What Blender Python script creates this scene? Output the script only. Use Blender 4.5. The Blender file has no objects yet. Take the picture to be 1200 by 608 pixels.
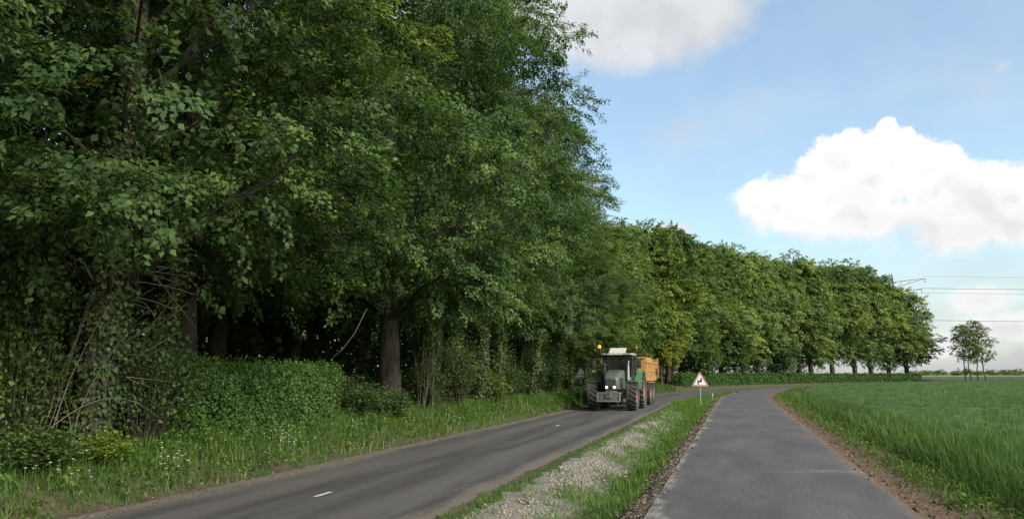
import bpy, bmesh, math
import numpy as np
from mathutils import Vector, Matrix

# ------------------------------------------------------------------ camera, sky, sun, exposure
SC = bpy.context.scene
COL = SC.collection
PI = math.pi
R_ = math.radians
F_PX, VPX, HORY = 900.0, 862.0, 437.0            # focal length in photo pixels, vanishing point of the road
PITCH = math.atan((HORY - 304.0) / F_PX)
YAW = math.atan((VPX - 600.0) * math.cos(PITCH) / F_PX)
EYE = Vector((0.0, 0.0, 1.6))
cam_d = bpy.data.cameras.new('camera')
cam = bpy.data.objects.new('camera', cam_d)
COL.objects.link(cam)
cam_d.sensor_width = 36.0
cam_d.lens = 36.0 * F_PX / 1200.0
cam_d.clip_start = 0.05
cam_d.clip_end = 20000.0
cam.location = EYE
cam.rotation_euler = (PI / 2 + PITCH, 0.0, YAW)
SC.camera = cam

SUN_EL, SUN_AZ = R_(34), R_(118)                 # azimuth clockwise from +Y (the way the road runs)
SKY_STRENGTH = 0.15
SC.view_settings.view_transform = 'Standard'
SC.view_settings.look = 'None'
SC.view_settings.gamma = 1.0
SC.view_settings.use_curve_mapping = False
SC.view_settings.exposure = 0.75

sun_d = bpy.data.lights.new('sun', 'SUN')
sun_d.energy = 2.8
sun_d.angle = R_(18)
sun_d.color = (1.0, 0.95, 0.87)
sun = bpy.data.objects.new('sun', sun_d)
COL.objects.link(sun)
sd = Vector((math.sin(SUN_AZ) * math.cos(SUN_EL), math.cos(SUN_AZ) * math.cos(SUN_EL), math.sin(SUN_EL)))
sun.rotation_euler = (-sd).to_track_quat('-Z', 'Y').to_euler()

SC.cycles.max_bounces = 6
SC.cycles.diffuse_bounces = 3
SC.cycles.glossy_bounces = 3
SC.cycles.transmission_bounces = 4
SC.cycles.transparent_max_bounces = 8
SC.cycles.use_denoising = True


def pix_dir(px, py):
    """azimuth / elevation (degrees) of the direction in which a point of the place is seen"""
    v = Vector(((px - 600) / F_PX, (304 - py) / F_PX, -1.0))
    v = (cam.rotation_euler.to_matrix() @ v).normalized()
    return math.degrees(math.atan2(v.x, v.y)), math.degrees(math.asin(v.z))


class NT:
    """small helper for node trees"""
    def __init__(s, tree):
        s.t = tree
        s.n = tree.nodes
        s.l = tree.links

    def new(s, typ, **kw):
        n = s.n.new(typ)
        for k, v in kw.items():
            setattr(n, k, v)
        return n

    def put(s, sock, v):
        if hasattr(v, 'is_output'):
            s.l.new(v, sock)
        elif isinstance(v, (tuple, list)) and len(v) == 3 and sock.type == 'RGBA':
            sock.default_value = (*v, 1.0)
        else:
            sock.default_value = v

    def math(s, op, a, b=None, c=None, clamp=False):
        n = s.new('ShaderNodeMath', operation=op, use_clamp=clamp)
        s.put(n.inputs[0], a)
        if b is not None:
            s.put(n.inputs[1], b)
        if c is not None:
            s.put(n.inputs[2], c)
        return n.outputs[0]

    def noise(s, vec, scale, detail=3.0, rough=0.55, w=None):
        n = s.new('ShaderNodeTexNoise')
        if w is not None:
            n.noise_dimensions = '4D'
            n.inputs['W'].default_value = w
        if vec is not None:
            s.l.new(vec, n.inputs['Vector'])
        n.inputs['Scale'].default_value = scale
        n.inputs['Detail'].default_value = detail
        n.inputs['Roughness'].default_value = rough
        return n.outputs['Fac']

    def ramp(s, fac, lo, hi, a=0.0, b=1.0):
        n = s.new('ShaderNodeMapRange', interpolation_type='SMOOTHSTEP')
        s.put(n.inputs['Value'], fac)
        s.put(n.inputs['From Min'], lo)
        s.put(n.inputs['From Max'], hi)
        s.put(n.inputs['To Min'], a)
        s.put(n.inputs['To Max'], b)
        return n.outputs['Result']

    def mix(s, fac, a, b, blend='MIX'):
        n = s.new('ShaderNodeMix', data_type='RGBA', blend_type=blend)
        s.put(n.inputs['Factor'], fac)
        s.put(n.inputs['A'], a) if False else s.put(n.inputs[6], a)
        s.put(n.inputs[7], b)
        return n.outputs[2]

    def scalevec(s, vec, sc):
        n = s.new('ShaderNodeMapping')
        s.l.new(vec, n.inputs['Vector'])
        n.inputs['Scale'].default_value = sc
        return n.outputs['Vector']


world = bpy.data.worlds.new('World')
SC.world = world
world.use_nodes = True
W = NT(world.node_tree)
W.n.clear()
sky = W.new('ShaderNodeTexSky', sky_type='NISHITA')
sky.sun_disc = False
sky.sun_elevation = SUN_EL
sky.sun_rotation = SUN_AZ
sky.air_density = 1.0
sky.dust_density = 2.2
sky.ozone_density = 1.0
tc = W.new('ShaderNodeTexCoord').outputs['Generated']
sep = W.new('ShaderNodeSeparateXYZ')
W.l.new(tc, sep.inputs[0])
az = W.math('MULTIPLY', W.math('ARCTAN2', sep.outputs[0], sep.outputs[1]), 57.29578)
el = W.math('MULTIPLY', W.math('ARCSINE', sep.outputs[2]), 57.29578)


def cloud_field(blobs, base=None):
    out = base
    for (px, py, rx, ry, *wt) in blobs:
        a0, e0 = pix_dir(px, py)
        k = 57.3 / F_PX * 0.93
        dx = W.math('DIVIDE', W.math('SUBTRACT', az, a0), rx * k)
        dy = W.math('DIVIDE', W.math('SUBTRACT', el, e0), ry * k)
        d = W.math('SQRT', W.math('ADD', W.math('MULTIPLY', dx, dx), W.math('MULTIPLY', dy, dy)))
        f = W.math('SUBTRACT', wt[0] if wt else 1.0, d)
        out = f if out is None else W.math('SMOOTH_MAX', out, f, 0.12)
    return out


n_big = W.noise(tc, 9.0, 5.0, 0.55)
n_mid = W.noise(tc, 24.0, 8.0, 0.66)
n_soft = W.noise(W.scalevec(tc, (1, 1, 2.2)), 2.6, 4.0, 0.55, w=7.3)
# heaped clouds low over the field, then the grey sheet high over the wood
heap = cloud_field([(930, 243, 82, 48), (1010, 215, 95, 62), (1040, 180, 42, 34), (1075, 205, 60, 48), (1150, 238, 100, 52), (1010, 258, 130, 34), (1150, 268, 150, 38),
                    (1040, 164, 15, 28, 1.08), (1250, 240, 110, 62), (1150, 350, 55, 24), (1185, 385, 80, 28), (1350, 300, 120, 50),
                    (1110, 405, 90, 22)])
heap_f = W.math('ADD', heap, W.math('MULTIPLY_ADD', n_mid, 1.15, -0.56))
heap_m = W.ramp(heap_f, 0.0, W.ramp(el, 8.5, 15.5, 0.75, 0.20))
sheet = cloud_field([(755, 15, 195, 85), (610, -60, 320, 150), (1175, 78, 90, 75, .28), (790, 268, 60, 18, .55)])
sheet_f = W.math('ADD', sheet, W.math('MULTIPLY_ADD', n_big, 0.9, -0.45))
sheet_m = W.ramp(sheet_f, -0.05, 0.45, 0.0, 0.93)
any_m = W.ramp(n_soft, 0.54, 0.82, 0.20, 0.80)     # loose cloud everywhere else
hz = W.ramp(el, 0.0, 15.0, 0.62, 0.0)             # pale air near the horizon, all the way round
sheet_all = W.math('MAXIMUM', W.math('MAXIMUM', sheet_m, any_m), hz)
# inner shading of the heaps: thick body greyer towards its own flat base
body = W.ramp(heap_f, 0.15, 0.95)
base_sh = W.math('MULTIPLY', body, W.ramp(W.math('ADD', el, W.math('MULTIPLY', n_big, 8.0)), 21.0, 11.5))
lump = W.ramp(n_big, 0.38, 0.62)
off_v = W.new('ShaderNodeVectorMath', operation='ADD')
W.l.new(tc, off_v.inputs[0])
off_v.inputs[1].default_value = (0.007, -0.003, 0.013)
n_off = W.noise(off_v.outputs[0], 24.0, 4.0, 0.5)
relief = W.ramp(W.math('SUBTRACT', n_mid, n_off), -0.17, 0.02)   # billows: lit side against far side
heap_c = W.mix(W.math('MULTIPLY', base_sh, 0.80), W.mix(relief, (0.97, 0.96, 0.965), (1.08, 1.07, 1.06)), W.mix(relief, (0.74, 0.735, 0.75), (0.85, 0.845, 0.855)))
sheet_c = W.mix(lump, (0.70, 0.70, 0.72), (0.82, 0.83, 0.85))
tint = W.new('ShaderNodeMix', data_type='RGBA', blend_type='MULTIPLY')
tint.inputs[0].default_value = 1.0
W.l.new(sky.outputs[0], tint.inputs[6])
tint.inputs[7].default_value = (.93, 1.07, 1.04, 1.0)
bg1 = W.new('ShaderNodeBackground')
W.l.new(tint.outputs[2], bg1.inputs['Color'])
bg1.inputs['Strength'].default_value = SKY_STRENGTH
bg2 = W.new('ShaderNodeBackground')
W.l.new(W.mix(heap_m, sheet_c, heap_c), bg2.inputs['Color'])
bg2.inputs['Strength'].default_value = 0.60
mx = W.new('ShaderNodeMixShader')
W.l.new(W.math('MAXIMUM', heap_m, sheet_all), mx.inputs[0])
W.l.new(bg1.outputs[0], mx.inputs[1])
W.l.new(bg2.outputs[0], mx.inputs[2])
wo = W.new('ShaderNodeOutputWorld')
W.l.new(mx.outputs[0], wo.inputs[0])

# ------------------------------------------------------------------ helpers: meshes and tags
RNG = np.random.default_rng(11)


def unit(v):
    return v / np.maximum(np.linalg.norm(v, axis=-1, keepdims=True), 1e-9)


def tag(o, label=None, cat=None, group=None, kind=None):
    if label:
        o['label'] = label
    if cat:
        o['category'] = cat
    if group:
        o['group'] = group
    if kind:
        o['kind'] = kind
    return o


def empty(name, loc=(0, 0, 0), rz=0.0):
    o = bpy.data.objects.new(name, None)
    COL.objects.link(o)
    o.location = loc
    o.rotation_euler = (0, 0, rz)
    return o


def link(name, me, parent=None, loc=None, rz=None):
    o = bpy.data.objects.new(name, me)
    COL.objects.link(o)
    if parent is not None:
        o.parent = parent
    if loc is not None:
        o.location = loc
    if rz is not None:
        o.rotation_euler = (0, 0, rz)
    return o


def np_mesh(name, V, Q=None, T=None, mat=None, attrs=None, smooth=False, uv=None):
    me = bpy.data.meshes.new(name)
    V = np.asarray(V, np.float32).reshape(-1, 3)
    Q = np.zeros((0, 4), np.int32) if Q is None else np.asarray(Q, np.int32).reshape(-1, 4)
    T = np.zeros((0, 3), np.int32) if T is None else np.asarray(T, np.int32).reshape(-1, 3)
    nq, nt = len(Q), len(T)
    me.vertices.add(len(V))
    me.vertices.foreach_set('co', V.ravel())
    me.loops.add(nq * 4 + nt * 3)
    li = np.concatenate([Q.ravel(), T.ravel()]).astype(np.int32)
    me.loops.foreach_set('vertex_index', li)
    me.polygons.add(nq + nt)
    st = np.concatenate([np.arange(nq) * 4, nq * 4 + np.arange(nt) * 3]).astype(np.int32)
    me.polygons.foreach_set('loop_start', st)
    if smooth:
        me.polygons.foreach_set('use_smooth', np.ones(nq + nt, bool))
    for k, a in (attrs or {}).items():
        at = me.attributes.new(k, 'FLOAT', 'POINT')
        at.data.foreach_set('value', np.asarray(a, np.float32))
    if uv is not None:
        ul = me.uv_layers.new(name='UVMap')
        ul.data.foreach_set('uv', np.asarray(uv, np.float32)[li].ravel())
    me.update(calc_edges=True)
    if mat is not None:
        me.materials.append(mat)
    return me


class Bag:
    """collects vertices, quads and triangles from many numpy pieces into one mesh"""
    def __init__(s):
        s.V, s.Q, s.T, s.A, s.n = [], [], [], [], 0

    def add(s, V, Q=None, T=None, a=0.5):
        V = np.asarray(V, float).reshape(-1, 3)
        if Q is not None and len(Q):
            s.Q.append(np.asarray(Q) + s.n)
        if T is not None and len(T):
            s.T.append(np.asarray(T) + s.n)
        s.V.append(V)
        s.A.append(np.broadcast_to(np.asarray(a, float), (len(V),)))
        s.n += len(V)
        return s

    def mesh(s, name, mat, smooth=False):
        V = np.concatenate(s.V) if s.V else np.zeros((0, 3))
        Q = np.concatenate(s.Q) if s.Q else None
        T = np.concatenate(s.T) if s.T else None
        return np_mesh(name, V, Q, T, mat, {'tint': np.concatenate(s.A)}, smooth)

    def leaves(s, C, D, N, L, Wd, tint, fold=0.18):
        """diamond leaves: base C, direction D, face normal N"""
        n = len(C)
        D = unit(D)
        S = unit(np.cross(D, N))
        U = np.cross(S, D)
        L = np.broadcast_to(np.asarray(L, float), (n,))[:, None]
        Wd = np.broadcast_to(np.asarray(Wd, float), (n,))[:, None]
        V = np.stack([C, C + D * L * .45 + S * Wd * .5 + U * Wd * fold, C + D * L - U * L * .12, C + D * L * .45 - S * Wd * .5 + U * Wd * fold], 1)
        Q = np.arange(n * 4).reshape(n, 4)
        return s.add(V.reshape(-1, 3), Q=Q, a=np.repeat(np.broadcast_to(tint, (n,)), 4))

    def blades(s, P, H, Wd, lean, tint, segs=2, rng=RNG, bend=1.6):
        """grass blades: roots P, height H, width Wd, sideways reach lean (fraction of height)"""
        n = len(P)
        H = np.broadcast_to(np.asarray(H, float), (n,))
        Wd = np.broadcast_to(np.asarray(Wd, float), (n,))
        a = rng.uniform(0, 2 * PI, n)
        d = np.stack([np.cos(a), np.sin(a), 0 * a], 1)
        b = a + rng.normal(PI / 2, .5, n)
        side = np.stack([np.cos(b), np.sin(b), 0 * b], 1)
        ln = rng.uniform(.15, 1.0, n) * lean
        rows = []
        for k in range(segs + 1):
            t = k / segs
            c = P + d * (H * ln * t ** bend)[:, None]
            c[:, 2] += H * (t - .35 * ln * t * t)
            w = Wd * (1 - t ** 1.5 * .92) * .5
            rows.append(c - side * w[:, None])
            rows.append(c + side * w[:, None])
        V = np.stack(rows, 1)
        m = 2 * (segs + 1)
        base = np.arange(n)[:, None] * m
        Q = np.concatenate([base + np.array([2 * k, 2 * k + 1, 2 * k + 3, 2 * k + 2]) for k in range(segs)])
        return s.add(V.reshape(-1, 3), Q=Q, a=np.repeat(np.broadcast_to(tint, (n,)), m))

    def tube(s, pts, rad, ns=8, a=0.5, cap=False, rough=0.0, rng=RNG):
        pts = np.asarray(pts, float)
        n = len(pts)
        rad = np.broadcast_to(np.asarray(rad, float), (n,))
        tan = unit(np.gradient(pts, axis=0))
        ref = np.array([0., 0., 1.]) if abs(tan[:, 2]).mean() < .8 else np.array([1., 0., 0.])
        s1 = unit(np.cross(tan, ref))
        s2 = np.cross(tan, s1)
        an = np.arange(ns) * 2 * PI / ns
        rr = rad[:, None] * (1 + rough * rng.normal(0, 1, (n, ns)))
        V = pts[:, None, :] + rr[..., None] * (np.cos(an)[None, :, None] * s1[:, None, :] + np.sin(an)[None, :, None] * s2[:, None, :])
        i, j = np.meshgrid(np.arange(n - 1), np.arange(ns), indexing='ij')
        j2 = (j + 1) % ns
        Q = np.stack([i * ns + j, i * ns + j2, (i + 1) * ns + j2, (i + 1) * ns + j], -1).reshape(-1, 4)
        T = None
        V = V.reshape(-1, 3)
        if cap:
            V = np.concatenate([V, pts[:1], pts[-1:]])
            c0, c1 = n * ns, n * ns + 1
            T = [(c0, (k + 1) % ns, k) for k in range(ns)] + [(c1, (n - 1) * ns + k, (n - 1) * ns + (k + 1) % ns) for k in range(ns)]
        return s.add(V, Q=Q, T=T, a=a)


# ------------------------------------------------------------------ materials
MATS = {}


def mat(name, build):
    if name not in MATS:
        m = bpy.data.materials.new(name)
        m.use_nodes = True
        nt = NT(m.node_tree)
        b = nt.n['Principled BSDF']
        MATS[name] = m
        build(nt, b)
    return MATS[name]


def plain(name, col, rough=0.6, metal=0.0, dirt=0.25, dirt_col=(0.12, 0.10, 0.08), scale=3.0, emit=0.0, spec=0.5):
    def f(nt, b):
        co = nt.new('ShaderNodeTexCoord').outputs['Object']
        n = nt.noise(co, scale, 6.0, 0.65)
        nt.put(b.inputs['Base Color'], nt.mix(nt.ramp(n, .35, .8, 0.0, dirt), col, dirt_col))
        nt.put(b.inputs['Roughness'], nt.ramp(n, .3, .7, rough, min(1.0, rough + .2)))
        b.inputs['Metallic'].default_value = metal
        b.inputs['Specular IOR Level'].default_value = spec
        if emit:
            nt.put(b.inputs['Emission Color'], col)
            b.inputs['Emission Strength'].default_value = emit
    return mat(name, f)


def leaf_mat(name, dark, light, trans=0.35, rough=0.55, tip=None):
    def f(nt, b):
        at = nt.new('ShaderNodeAttribute', attribute_name='tint').outputs['Fac']
        oi = nt.new('ShaderNodeObjectInfo')
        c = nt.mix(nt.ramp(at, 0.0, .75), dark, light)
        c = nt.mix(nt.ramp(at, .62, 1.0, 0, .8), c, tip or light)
        c = nt.mix(1.0, c, oi.outputs['Color'], 'MULTIPLY')
        nt.put(b.inputs['Base Color'], c)
        b.inputs['Roughness'].default_value = rough
        b.inputs['Specular IOR Level'].default_value = 0.22
        tr = nt.new('ShaderNodeBsdfTranslucent')
        nt.put(tr.inputs['Color'], nt.mix(1.0, c, (1.12, 1.2, .65), 'MULTIPLY'))
        mx = nt.new('ShaderNodeMixShader')
        mx.inputs[0].default_value = trans
        nt.l.new(b.outputs[0], mx.inputs[1])
        nt.l.new(tr.outputs[0], mx.inputs[2])
        nt.l.new(mx.outputs[0], nt.n['Material Output'].inputs[0])
    return mat(name, f)


def bump(nt, b, h, strength=0.4, dist=0.02):
    n = nt.new('ShaderNodeBump')
    n.inputs['Strength'].default_value = strength
    n.inputs['Distance'].default_value = dist
    nt.l.new(h, n.inputs['Height'])
    nt.l.new(n.outputs[0], b.inputs['Normal'])


def m_bark(nt, b):
    co = nt.new('ShaderNodeTexCoord').outputs['Object']
    n1 = nt.noise(nt.scalevec(co, (9, 9, 1.6)), 1.0, 6, .65)
    n2 = nt.noise(co, 1.3, 3)
    c = nt.mix(nt.ramp(n1, .3, .7), (.024, .020, .015), (.085, .072, .055))
    c = nt.mix(nt.ramp(n2, .5, .75, 0, .6), c, (.06, .075, .035))
    nt.put(b.inputs['Base Color'], c)
    b.inputs['Roughness'].default_value = .95
    b.inputs['Specular IOR Level'].default_value = .15
    bump(nt, b, n1, .9, .05)


BARK = mat('bark', m_bark)
STICK = plain('dead_wood', (.15, .125, .095), .9, 0, .5, (.10, .085, .06), 6.0, spec=.15)
LEAF = leaf_mat('tree_leaf', (.034, .066, .019), (.100, .156, .048), .36, .62, (.175, .215, .050))  # last colour paints the sunlit yellow-green of bough tops and tips
IVY = leaf_mat('ivy_leaf', (.028, .052, .016), (.100, .140, .045), .25, .5)
HEDGE = leaf_mat('hedge_leaf', (.034, .076, .016), (.100, .180, .042), .35, .55, (.16, .22, .06))
SHRUB = leaf_mat('shrub_leaf', (.036, .068, .020), (.110, .155, .052), .35)
GRASS = leaf_mat('grass_blade', (.045, .085, .018), (.120, .185, .045), .3, .6)
WHEAT = leaf_mat('wheat_blade', (.036, .076, .015), (.112, .185, .040), .35, .7, (.15, .215, .06))
LITTER = leaf_mat('dry_litter', (.085, .058, .035), (.30, .235, .15), .05, .9)
PETAL = leaf_mat('petal', (.70, .71, .66), (.82, .82, .78), .2, .7)
YPETAL = leaf_mat('yellow_petal', (.75, .50, .03), (.80, .62, .05), .2, .7)


def m_road(nt, b):
    uv = nt.new('ShaderNodeUVMap').outputs[0]
    sp = nt.new('ShaderNodeSeparateXYZ')
    nt.l.new(uv, sp.inputs[0])
    o = sp.outputs[0]
    co = nt.new('ShaderNodeTexCoord').outputs['Object']
    fine = nt.noise(co, 26.0, 8, .85)
    streak = nt.noise(nt.scalevec(uv, (1.6, .13, 1)), 1.0, 5, .6)
    patch = nt.noise(nt.scalevec(uv, (.9, .25, 1)), 1.0, 6, .65)
    c = nt.mix(nt.ramp(streak, .34, .66), (.046, .041, .038), (.088, .079, .071))
    # worn wheel tracks are paler, the crown and edges keep the dark binder
    ab = nt.math('ABSOLUTE', nt.math('ADD', o, .05))
    wob = nt.math('MULTIPLY_ADD', streak, .5, -.25)
    tr = nt.math('ABSOLUTE', nt.math('SUBTRACT', nt.math('ADD', ab, wob), 1.05))
    c = nt.mix(nt.ramp(tr, .55, .10, 0, .55), c, (.108, .096, .086))
    c = nt.mix(nt.ramp(patch, .55, .70, 0, .55), c, (.040, .036, .036))
    c = nt.mix(nt.ramp(fine, .54, .70, 0, .5), c, (.19, .172, .152))
    c = nt.mix(nt.ramp(fine, .50, .36, 0, .5), c, (.026, .023, .021))
    # earth dragged over the edges
    en = nt.math('ADD', ab, nt.math('MULTIPLY_ADD', patch, 1.2, -.6))
    en = nt.math('ADD', en, nt.math('MULTIPLY_ADD', nt.noise(co, 9.0, 6, .75), .9, -.45))
    c = nt.mix(nt.ramp(en, 1.72, 2.12, 0, .85), c, (.145, .118, .092))
    nt.put(b.inputs['Base Color'], c)
    nt.put(b.inputs['Roughness'], nt.ramp(patch, .4, .7, .78, .92))
    b.inputs['Specular IOR Level'].default_value = .3
    bump(nt, b, fine, .5, .008)


def m_path(nt, b):
    uv = nt.new('ShaderNodeUVMap').outputs[0]
    sp = nt.new('ShaderNodeSeparateXYZ')
    nt.l.new(uv, sp.inputs[0])
    o = sp.outputs[0]
    co = nt.new('ShaderNodeTexCoord').outputs['Object']
    fine = nt.noise(co, 20.0, 8, .88)
    mid = nt.noise(nt.scalevec(uv, (1.2, .35, 1)), 1.0, 6, .65)
    edge = nt.noise(nt.scalevec(uv, (2.0, .7, 1)), 1.0, 6, .7)
    c = nt.mix(nt.ramp(mid, .30, .70), (.066, .058, .056), (.112, .098, .093))
    c = nt.mix(nt.ramp(fine, .52, .40, 0, .75), c, (.040, .036, .036))
    c = nt.mix(nt.ramp(fine, .54, .68, 0, .55), c, (.23, .215, .205))
    edge = nt.math('ADD', edge, nt.math('MULTIPLY_ADD', fine, .5, -.25))
    # chalk dust and soil on the two edges
    l = nt.math('SUBTRACT', o, 4.95)
    l = nt.math('ADD', l, nt.math('MULTIPLY_ADD', edge, -1.7, .92))
    c = nt.mix(nt.ramp(l, .22, -.05, 0, .85), c, (.27, .245, .21))
    r = nt.math('SUBTRACT', 7.95, o)
    r = nt.math('ADD', r, nt.math('MULTIPLY_ADD', edge, -1.0, .42))
    c = nt.mix(nt.ramp(r, .10, -.02, 0, .8), c, (.15, .105, .072))
    # pale smear of dried mud across the right half
    st = nt.math('ABSOLUTE', nt.math('SUBTRACT', nt.math('ADD', sp.outputs[1], nt.math('MULTIPLY', o, -.22)), 12.3))
    st = nt.math('ADD', st, nt.math('MULTIPLY_ADD', edge, 1.1, -.5))
    sm = nt.math('MULTIPLY', nt.ramp(st, .45, -.15, 0, .38), nt.ramp(o, 6.2, 7.7, 0, 1))
    c = nt.mix(sm, c, (.33, .30, .26))
    nt.put(b.inputs['Base Color'], c)
    b.inputs['Roughness'].default_value = .82
    b.inputs['Specular IOR Level'].default_value = .35
    bump(nt, b, fine, .45, .006)


def m_verge(nt, b):
    uv = nt.new('ShaderNodeUVMap').outputs[0]
    sp = nt.new('ShaderNodeSeparateXYZ')
    nt.l.new(uv, sp.inputs[0])
    o = sp.outputs[0]
    co = nt.new('ShaderNodeTexCoord').outputs['Object']
    n = nt.noise(co, 2.2, 6, .65)
    f = nt.noise(co, 24.0, 5, .7)
    ow = nt.math('ADD', o, nt.math('MULTIPLY_ADD', n, 1.1, -.55))
    soil = nt.mix(nt.ramp(f, .3, .7), (.085, .062, .042), (.17, .13, .09))
    chalk = nt.mix(nt.ramp(f, .3, .7), (.13, .112, .088), (.26, .235, .195))
    green = nt.mix(nt.ramp(f, .3, .7), (.030, .048, .014), (.070, .100, .030))
    c = nt.mix(nt.ramp(ow, 2.15, 2.3), soil, green)
    c = nt.mix(nt.math('MULTIPLY', nt.ramp(ow, 2.48, 2.62), nt.ramp(sp.outputs[1], 40.0, 30.0)), c, chalk)
    c = nt.mix(nt.ramp(ow, 3.55, 3.85), c, green)
    c = nt.mix(nt.ramp(ow, 4.45, 4.65), c, soil)
    c = nt.mix(nt.ramp(ow, 4.80, 5.0, 0, .7), c, chalk)
    nt.put(b.inputs['Base Color'], c)
    b.inputs['Roughness'].default_value = .95
    b.inputs['Specular IOR Level'].default_value = .2
    bump(nt, b, nt.math('ADD', n, f), .9, .05)


def soil_mat(name, a, bb, scale=9.0, green=0.0):
    def f(nt, b):
        co = nt.new('ShaderNodeTexCoord').outputs['Object']
        n = nt.noise(co, scale, 7, .7)
        m = nt.noise(co, scale * .17, 4, .6)
        c = nt.mix(nt.ramp(n, .3, .7), a, bb)
        if green:
            c = nt.mix(nt.ramp(m, .42, .6, 0, green), c, (.045, .070, .020))
        nt.put(b.inputs['Base Color'], c)
        b.inputs['Roughness'].default_value = .97
        b.inputs['Specular IOR Level'].default_value = .15
        bump(nt, b, n, .8, .03)
    return mat(name, f)


def m_meadow(nt, b):
    co = nt.new('ShaderNodeTexCoord').outputs['Object']
    n = nt.noise(nt.scalevec(co, (.05, .16, .1)), 1.0, 6, .65)
    c = nt.mix(nt.ramp(n, .35, .65), (.10, .150, .035), (.19, .225, .075))
    nt.put(b.inputs['Base Color'], c)
    b.inputs['Roughness'].default_value = .95
    b.inputs['Specular IOR Level'].default_value = .15


ROAD = mat('worn_asphalt', m_road)
PATH = mat('path_asphalt', m_path)
VERGE = mat('verge_soil', m_verge)
BANK = soil_mat('bank_soil', (.050, .040, .025), (.095, .080, .050), 7.0, .8)
DIRT = soil_mat('bare_dirt', (.095, .060, .038), (.20, .135, .090), 14.0, .35)
FIELD = soil_mat('field_soil', (.050, .060, .024), (.085, .090, .040), 6.0, .8)
MEADOW = mat('meadow_grass', m_meadow)
STONE = soil_mat('chalk_stone', (.17, .148, .115), (.38, .34, .28), 20.0)
CLOD = soil_mat('dirt_clod', (.10, .060, .036), (.24, .155, .10), 20.0)
PAINT = plain('worn_white_paint', (.50, .49, .46), .8, 0, .8, (.16, .15, .14), 18.0)

# ------------------------------------------------------------------ the setting: swept strips along the bend
RC, S0, THM = 144.0, 50.0, R_(43)


def P(s, o, z=0.0):
    """point at distance s along the road and o metres to the right of its centre line"""
    s = np.asarray(s, float)
    o = np.asarray(o, float)
    th = np.clip((s - S0) / RC, 0, THM)
    ext = np.maximum(s - S0 - RC * THM, 0)
    x = -6.0 + RC - (RC - o) * np.cos(th) + ext * np.sin(th)
    y = S0 + (RC - o) * np.sin(th) + ext * np.cos(th) + np.minimum(s - S0, 0)
    return np.stack(np.broadcast_arrays(x, y, np.asarray(z, float)), -1)


S_LINE = np.concatenate([np.arange(-25, 50, 1.0), np.arange(50, 175, 2.5), np.arange(175, 500, 25.0)])


def strip(name, prof, material, s_line=S_LINE, rough=0.0, sub=1, kind='structure', seed=3):
    rng = np.random.default_rng(seed)
    pr = np.array(prof, float)
    if sub > 1:
        t = np.linspace(0, len(pr) - 1, (len(pr) - 1) * sub + 1)
        pr = np.stack([np.interp(t, np.arange(len(pr)), pr[:, 0]), np.interp(t, np.arange(len(pr)), pr[:, 1])], 1)
    ss, oo = np.meshgrid(s_line, pr[:, 0], indexing='ij')
    zz = np.broadcast_to(pr[:, 1], ss.shape).copy()
    if rough:
        zz[:, 1:-1] += rng.normal(0, rough, zz[:, 1:-1].shape)
    V = P(ss, oo, zz).reshape(-1, 3)
    n, m = ss.shape
    i, j = np.meshgrid(np.arange(n - 1), np.arange(m - 1), indexing='ij')
    Q = np.stack([i * m + j, i * m + j + 1, (i + 1) * m + j + 1, (i + 1) * m + j], -1).reshape(-1, 4)
    me = np_mesh(name, V, Q, None, material, smooth=True, uv=np.stack([oo.ravel(), ss.ravel()], 1))
    o = link(name, me)
    o['kind'] = kind
    return o


ROAD_Z = -0.25
BANK_PROF = [(-2.30, -.277), (-2.55, -.255), (-2.82, -.16), (-3.1, .02), (-3.7, .22), (-4.6, .32), (-7, .42), (-14, .5), (-45, .6)]
VERGE_PROF = [(2.05, -.275), (2.35, -.235), (2.7, -.26), (3.2, -.36), (3.7, -.46), (4.1, -.44), (4.5, -.24), (4.8, -.06), (5.0, -.012)]
DIRT_PROF = [(7.88, -.014), (8.1, -.03), (8.45, .0), (8.7, .035), (9.2, .01), (10.2, -.06)]
bank_z = lambda o: np.interp(-np.asarray(o), [-p[0] for p in BANK_PROF], [p[1] for p in BANK_PROF])
verge_z = lambda o: np.interp(np.asarray(o), [p[0] for p in VERGE_PROF], [p[1] for p in VERGE_PROF])
dirt_z = lambda o: np.interp(np.asarray(o), [p[0] for p in DIRT_PROF], [p[1] for p in DIRT_PROF])

FINE = np.concatenate([np.arange(-6, 50, .25), np.arange(50, 175, 1.5), np.arange(175, 500, 25.0)])
strip('road', [(-2.42, -.264), (-1.0, ROAD_Z), (0, -.235), (1.0, ROAD_Z), (2.15, -.262)], ROAD)
strip('cycle_path', [(4.95, 0), (6.4, .012), (7.95, 0)], PATH)
strip('verge', VERGE_PROF, VERGE, FINE, .018, 3)
strip('bank', BANK_PROF, BANK, FINE, .02, 2)
strip('dirt_margin', DIRT_PROF, DIRT, FINE, .015, 3)


def sheet_mesh(name, pts, material, z):
    bm = bmesh.new()
    bm.faces.new([bm.verts.new((x, y, z)) for x, y in pts])
    me = bpy.data.meshes.new(name)
    bm.to_mesh(me)
    bm.free()
    me.materials.append(material)
    return me


gr = link('ground', sheet_mesh('ground', [(-2500, -2500), (2500, -2500), (2500, 2500), (-2500, 2500)], MEADOW, -.75))
gr['kind'] = 'structure'
edge_r = P(np.concatenate([[-25], np.arange(0, 50, 10.), np.arange(50, 200, 5.0), [500]]), 9.6)
fl = link('field', sheet_mesh('field', [tuple(p[:2]) for p in edge_r] + [(1500, float(edge_r[-1][1])), (1500, -25)], FIELD, -.03))
fl['kind'] = 'structure'
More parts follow.
